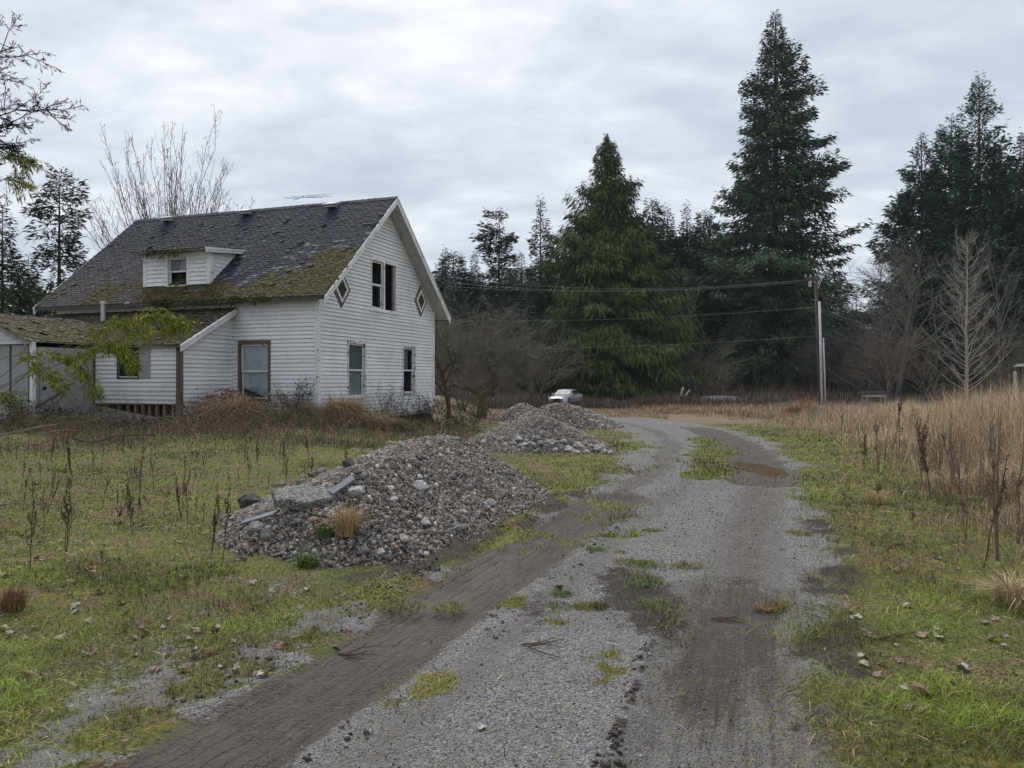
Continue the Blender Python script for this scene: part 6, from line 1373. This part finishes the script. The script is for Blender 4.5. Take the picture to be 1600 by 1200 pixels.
# body loft: stations along x (front = -x): half width, sill z, belt z
st = [(-2.32, .62, .32, .62), (-2.26, .76, .24, .70), (-2.05, .85, .19, .77), (-1.6, .895, .18, .86), (-.95, .905, .18, .95), (0, .91, .18, .96), (1.0, .91, .18, .97), (1.7, .895, .19, .99), (2.1, .85, .24, 1.0), (2.28, .76, .34, .95), (2.33, .68, .42, .85)]
def ring(x, w, z0, z1): return [(x, -w * .9, z0), (x, -w, z0 + .14), (x, -w * 1.0, (z0 + z1) / 2), (x, -w * .955, z1 - .07), (x, -w * .80, z1), (x, 0, z1 + .035), (x, w * .80, z1), (x, w * .955, z1 - .07), (x, w, (z0 + z1) / 2), (x, w, z0 + .14), (x, w * .9, z0)]
vs = [p for s in st for p in ring(*s)]; k = 11; fs = [(i * k + j, i * k + j + 1, (i + 1) * k + j + 1, (i + 1) * k + j) for i in range(len(st) - 1) for j in range(k - 1)] + [tuple(range(k)), tuple(range((len(st) - 1) * k + k - 1, (len(st) - 1) * k - 1, -1))] + [(i * k + k - 1, i * k, (i + 1) * k, (i + 1) * k + k - 1) for i in range(len(st) - 1)]
body = MB().add(vs, fs).build('body', M['car'], car, smooth=True)
gs = [(-.98, .74, .93, .945), (-.30, .66, .95, 1.36), (.1, .63, .95, 1.42), (.75, .62, .96, 1.415), (1.15, .64, .97, 1.34), (1.78, .70, .98, 1.02)]
vs = []; 
for x, w, z0, z1 in gs: vs += [(x, -.82, z0 - .02), (x, -w - .02, z1 - .05), (x, -w + .08, z1), (x, 0, z1 + .02), (x, w - .08, z1), (x, w + .02, z1 - .05), (x, .82, z0 - .02)]
k = 7; fs = [(i * k + j, i * k + j + 1, (i + 1) * k + j + 1, (i + 1) * k + j) for i in range(len(gs) - 1) for j in range(k - 1)]
MB().add(vs, fs).build('cabin', M['car'], car, smooth=True)
def quad3(name, pts, m, off):
    pts = [Vector(p) for p in pts]; nn = (pts[1] - pts[0]).cross(pts[2] - pts[0]).normalized(); off = Vector(off); MB().prism([p + off for p in pts], off.normalized(), .008).build(name, m, car)
quad3('windscreen', [(-.93, -.70, .965), (-.93, .70, .965), (-.34, .60, 1.33), (-.34, -.60, 1.33)], M['cglass'], (-.012, 0, .02))
quad3('rear_window', [(1.70, -.62, 1.03), (1.70, .62, 1.03), (1.2, .57, 1.32), (1.2, -.57, 1.32)], M['cglass'], (.012, 0, .02))
for s in (-1, 1):
    for pts in ([(-.72, .815, .98), (.30, .815, .99), (.30, .668, 1.34), (-.22, .695, 1.31)], [(.37, .815, .99), (1.45, .80, 1.02), (1.05, .67, 1.30), (.37, .668, 1.34)]): quad3('side_window', [(x, s * (y + .012), z) for x, y, z in pts], M['cglass'], (0, .015 * s, .008))
    b_ = MB(); b_.tube([(-2.24, s * .50, .655), (-2.12, s * .74, .69), (-1.9, s * .855, .72)], [.055, .07, .05], 8); b_.build('headlight', M['lamp'], car, smooth=True)
    MB().prism([(-2.345, s * .05, .50), (-2.345, s * .30, .50), (-2.34, s * .34, .63), (-2.34, s * .05, .64)], (-1, 0, 0), .03).build('grille', M['blackplastic'], car)
    b_ = MB(); b_.box(-.82, -.62, s * .93 - .09, s * .93 + .09, .96, 1.07); b_.build('wing_mirror', M['car'], car, bevel=.03)
    b_ = MB(); b_.tube([(2.28, s * .55, .82), (2.2, s * .78, .83)], [.07, .06], 8); b_.build('tail_light', simple('tail_lamp', (.3, .02, .02), .2), car, smooth=True)
    for x in (-1.42, 1.40):
        w = MB(); w.tube([(x, s * .72, .32), (x, s * .74, .32), (x, s * .9, .32), (x, s * .92, .32)], [.28, .325, .325, .29], 20); wh = w.build('wheel', M['tyre'], car, smooth=False)
        r_ = MB(); r_.tube([(x, s * .90, .32), (x, s * .925, .32)], [.225, .2], 16); r_.build('rim', M['alloy'], wh)
        MB().tube([(x, s * .885, .34), (x, s * .907, .34)], [.385, .385], 20).build('wheel_arch', M['blackplastic'], car)
MB().box(-2.36, -2.30, -.45, .45, .27, .38).build('lower_intake', M['blackplastic'], car)
b_ = MB(); b_.box(-.2, .05, -.12, .25, 1.05, 1.3); b_.build('seat_back', M['blackplastic'], car)
cx, cy = (884 - 800) / F * 70, 70.; car.location = (cx, cy, CZ - 40 / F * 68); car.rotation_euler = (0, 0, math.radians(90 - 25)); 
# ------------------------------------------------------------------ utility pole and wires
D = 62.; pole = empty('utility_pole', label='leaning brown utility pole carrying wires in front of the tallest fir', cat='utility pole')
pb, pt_ = P(1283, 640, D), P(1274.5, 432, D); pole.location = pb
mb = MB(); mb.tube([(0, 0, -.3), (pt_ - pb) * .5, pt_ - pb], [.17, .15, .12], 10); mb.build('shaft', simple('creosote_pole', (.085, .055, .042), .9, .35, 5), pole, smooth=True)
tp = pt_ - pb
mb = MB(); mb.bar(tp + Vector((-.95, -.15, -.12)), tp + Vector((.35, .1, -.10)), .1, .12); mb.build('crossarm', simple('crossarm_wood', (.12, .09, .07), .9), pole)
for q in ((-.85, -.12, .03), (-.45, -.08, .03), (.22, .05, .05), (0, 0, .1)):
    mb = MB(); mb.tube([tp + Vector(q) + Vector((0, 0, -.08)), tp + Vector(q), tp + Vector(q) + Vector((0, 0, .1))], [.03, .07, .05], 8); mb.build('insulator', simple('glazed_insulator', (.45, .46, .47), .3), pole)
mb = MB(); mb.tube([tp + Vector((-.55, -.25, -.85)), tp + Vector((-.55, -.25, -.45)), tp + Vector((-.5, -.2, -.4))], [.12, .13, .05], 10); mb.build('splice_can', M['steel'], pole)
for a_, b_ in (((.05, 0, -.9), (.55, .05, .12)), ((.05, 0, -1.2), (.75, .1, .2)), ((.05, 0, -.7), (.42, 0, -.1)), ((-.05, -.1, -.5), (-.5, -.2, -.3)), ((.05, -.1, -1.9), (-.45, -.2, -1.85))):
    mb = MB(); mb.bar(tp + Vector(a_), tp + Vector(b_), .03, .03); mb.build('brace', M['steel'], pole)
wp = simple('white_conduit', (.46, .48, .50), .5, .15, 3)
for (x0, y0, x1, y1, r_, lab) in ((1284.5, 640, 1280.5, 471, .10, 'taller white conduit post standing against the brown pole'), (1290.5, 640, 1286.3, 528, .065, 'shorter white conduit post right of the taller one')):
    a_, b_ = P(x0, y0, D - .35), P(x1, y1, D - .35); o = empty('conduit_post', a_, 0, lab, 'post'); mb = MB(); mb.tube([(0, 0, -.3), b_ - a_], [r_, r_ * .95], 12); mb.build('pipe', wp, o, smooth=True)
    for f_ in (.2, .48): mb = MB(); q = (b_ - a_) * f_; mb.tube([q - Vector((0, 0, .04)), q + Vector((0, 0, .04))], [r_ * 1.18, r_ * 1.18], 12); mb.build('clamp', M['steel'], o)
M['wire'] = simple('wire', (.20, .205, .21), .6)
def wire(a_, b_, sag, label, r_=.012):
    q = np.array([np.array(a_) * (1 - s) + np.array(b_) * s - np.array((0, 0, sag * 4 * s * (1 - s))) for s in np.linspace(0, 1, 24)]); v, f = tubes_np([(q, np.full(24, r_))], 5); o = mesh_np('power_line', v, f, M['wire'], None); tag(o, label, 'wire', 'power lines'); return o
wire(P(1262, 437, D), P(700, 433, 76), .9, 'uppermost wire running left from the pole top', .010); wire(P(1266, 440, D), P(700, 441, 76), .8, 'second wire just below the uppermost', .010); wire(P(1270, 437, D), P(700, 447, 77), .7, 'third wire close under the top pair', .010)
wire(P(1272, 480, D), P(640, 500, 78), .5, 'middle wire crossing in front of the tallest fir', .010); wire(P(1275, 525, D), P(640, 545, 78), .4, 'lowest wire running left from the pole', .010)
wire(P(1283, 487, D), P(1760, 640, 40), .3, 'thin wire running right and down from the pole', .005)
# ------------------------------------------------------------------ odds and ends along the wood
d = 74.; x = (1126 - 800) / F * d; z = float(base_z(x, d))
n = 18; U_, V_ = np.meshgrid(np.linspace(-1, 1, n), np.linspace(-1, 1, n)); hh_ = np.clip(1 - U_ ** 2 * (.9) - V_ ** 2, 0, 1) ** .5 * (.85 + .2 * fbm(U_ * 2.3 + 3, V_ * 2.1, 5)); i = np.arange((n - 1) * (n - 1)); ii = (i // (n - 1)) * n + i % (n - 1)
o = mesh_np('tarp_heap', np.stack([U_.ravel() * 2.7, V_.ravel() * 1.3, hh_.ravel() * .8], 1), np.stack([ii, ii + 1, ii + n + 1, ii + n], 1), simple('grey_tarp', (.12, .127, .145), .5, .25, 2), smooth=True); o.location = (x, d, z + .1); tag(o, 'low heap under a grey tarp before the tallest fir', 'tarp')
mb = MB(); mb.tube([(0, 0, -.1), (.05, 0, .55), (.12, 0, 1.0), (.25, .1, 1.15)], [.13, .12, .10, .08], 8); o = mb.build('white_stump', simple('bleached_wood', (.5, .49, .46), .9, .3, 4), smooth=True); x = (1064 - 800) / F * 72; o.location = (x, 72, float(base_z(x, 72)) + .55); tag(o, 'bleached white stub in the weeds left of the grey tarp', 'stump')
mb = MB(); mb.bar((0, 0, 0), (.5, .1, .55), .12, .12); o = mb.build('white_branch', simple('bleached_branch', (.45, .44, .42), .9, .3, 4)); o.location = (x + .35, 72, float(base_z(x, 72)) + .95); tag(o, 'short bleached branch right of the white stub', 'branch')
tb = empty('low_table', label='low brown table with pale underside in the dry grass right of the pole', cat='table'); x = (1366 - 800) / F * 58; tb.location = (x, 58, float(base_z(x, 58)) + .35)
MB().box(-.95, .95, -.5, .5, .78, .90).build('table_top', simple('dark_top', (.07, .05, .045), .8), tb); MB().box(-.75, .7, -.4, .4, .52, .70).build('apron', simple('pale_apron', (.34, .31, .29), .8), tb)
for sx, sy in ((-.7, -.35), (.65, -.35), (.65, .35), (-.7, .35)): MB().box(sx - .05, sx + .05, sy - .05, sy + .05, -.4, .519).build('leg', M['drift'], tb)
o = MB(); o.tube([(0, 0, -.4), (0, 0, 1.75), (0, 0, 1.85)], [.07, .07, .03], 10); o = o.build('marker_post', simple('white_marker', (.36, .36, .35), .7)); d = 40; x = (1586 - 800) / F * d; o.location = (x, d, float(base_z(x, d)) + .35); tag(o, 'short white marker post in the tall grass at right', 'post')
d = 58.; x = (1606 - 800) / F * d; gp = empty('green_cabinet', (x, d, float(base_z(x, d))), 0, 'dark green cabinet with light cap cut by the right edge', 'cabinet')
MB().box(-.5, .5, -.4, .4, -.2, 3.1).build('body', simple('dark_green_paint', (.03, .06, .055), .6), gp); MB().prism([(-.75, -.6, 3.101), (.75, -.6, 3.101), (.4, -.6, 3.32), (-.4, -.6, 3.32)], (0, 1, 0), 1.2).build('cap', simple('pale_cap', (.16, .2, .2), .6), gp)
# debris canes lying before the porch
R = np.random.default_rng(97)
for k in range(16):
    px = R.uniform(0, 250); py = R.uniform(655, 700); x, y = at_ground(px, py); a = R.normal(.15, .35); L = R.uniform(.8, 2.2); z = gz(x, y) + R.uniform(.08, .4); q = np.array([(x + math.cos(a) * L * s, y + math.sin(a) * L * s * .6, z + .3 * L * s * R.uniform(0, 1) + .02 * math.sin(s * 9)) for s in np.linspace(-.5, .5, 5)]); v, f = tubes_np([(q, np.full(5, R.uniform(.008, .022)))], 5); o = mesh_np('cut_cane', v, f, M['twig'], col=np.tile(np.array((.20, .165, .11)) * R.uniform(.5, 1.3), (len(v), 1))); tag(o, 'cut brown cane lying in the brush before the porch', 'cane', 'cut canes before the porch')
R = np.random.default_rng(98)
for px, py, lab in ((300, 1030, 'fallen twig in the lower left grass'), (530, 1015, 'bark strip on the gravel edge at lower left'), (820, 1010, 'dead brown sprig lying on the drive'), (1120, 960, 'dark twig beside the mid-drive strip'), (1395, 855, 'long straw stem lying on the right verge'), (1375, 1000, 'pale twig in the right verge grass')):
    x, y = at_ground(px, py); a = R.uniform(-.6, .6); L = R.uniform(.12, .26); ln = []
    for m in range(4): b = np.array((x, y, gz(x, y) + .012)) + R.normal(0, .02, 3) * np.array((1, 1, .1)); dd = np.array((math.cos(a + R.normal(0, .4)), math.sin(a + R.normal(0, .4)), R.uniform(0, .15))); ln.append((np.array([b, b + dd * L * .5 + R.normal(0, .006, 3), b + dd * L]), np.array([.005, .004, .002])))
    v, f = tubes_np(ln, 4); o = mesh_np('fallen_twig', v, f, M['twig'], col=np.tile((.10, .065, .05), (len(v), 1))); tag(o, lab, 'twig')

# ------------------------------------------------------------------ haze
hz = MB().box(-330, 330, -45, 230, -3, 52).build('haze', None if False else M['dark']); hm = bpy.data.materials.new('haze'); hm.use_nodes = True; hn = hm.node_tree.nodes; hn.remove(hn['Principled BSDF'])
pv_ = hn.new('ShaderNodeVolumePrincipled'); pv_.inputs['Color'].default_value = (.86, .92, 1, 1); pv_.inputs['Density'].default_value = .0002; hm.node_tree.links.new(pv_.outputs[0], hn['Material Output'].inputs['Volume'])
hz.data.materials.clear(); hz.data.materials.append(hm); hz['kind'] = 'stuff'
S.cycles.volume_bounces = 0
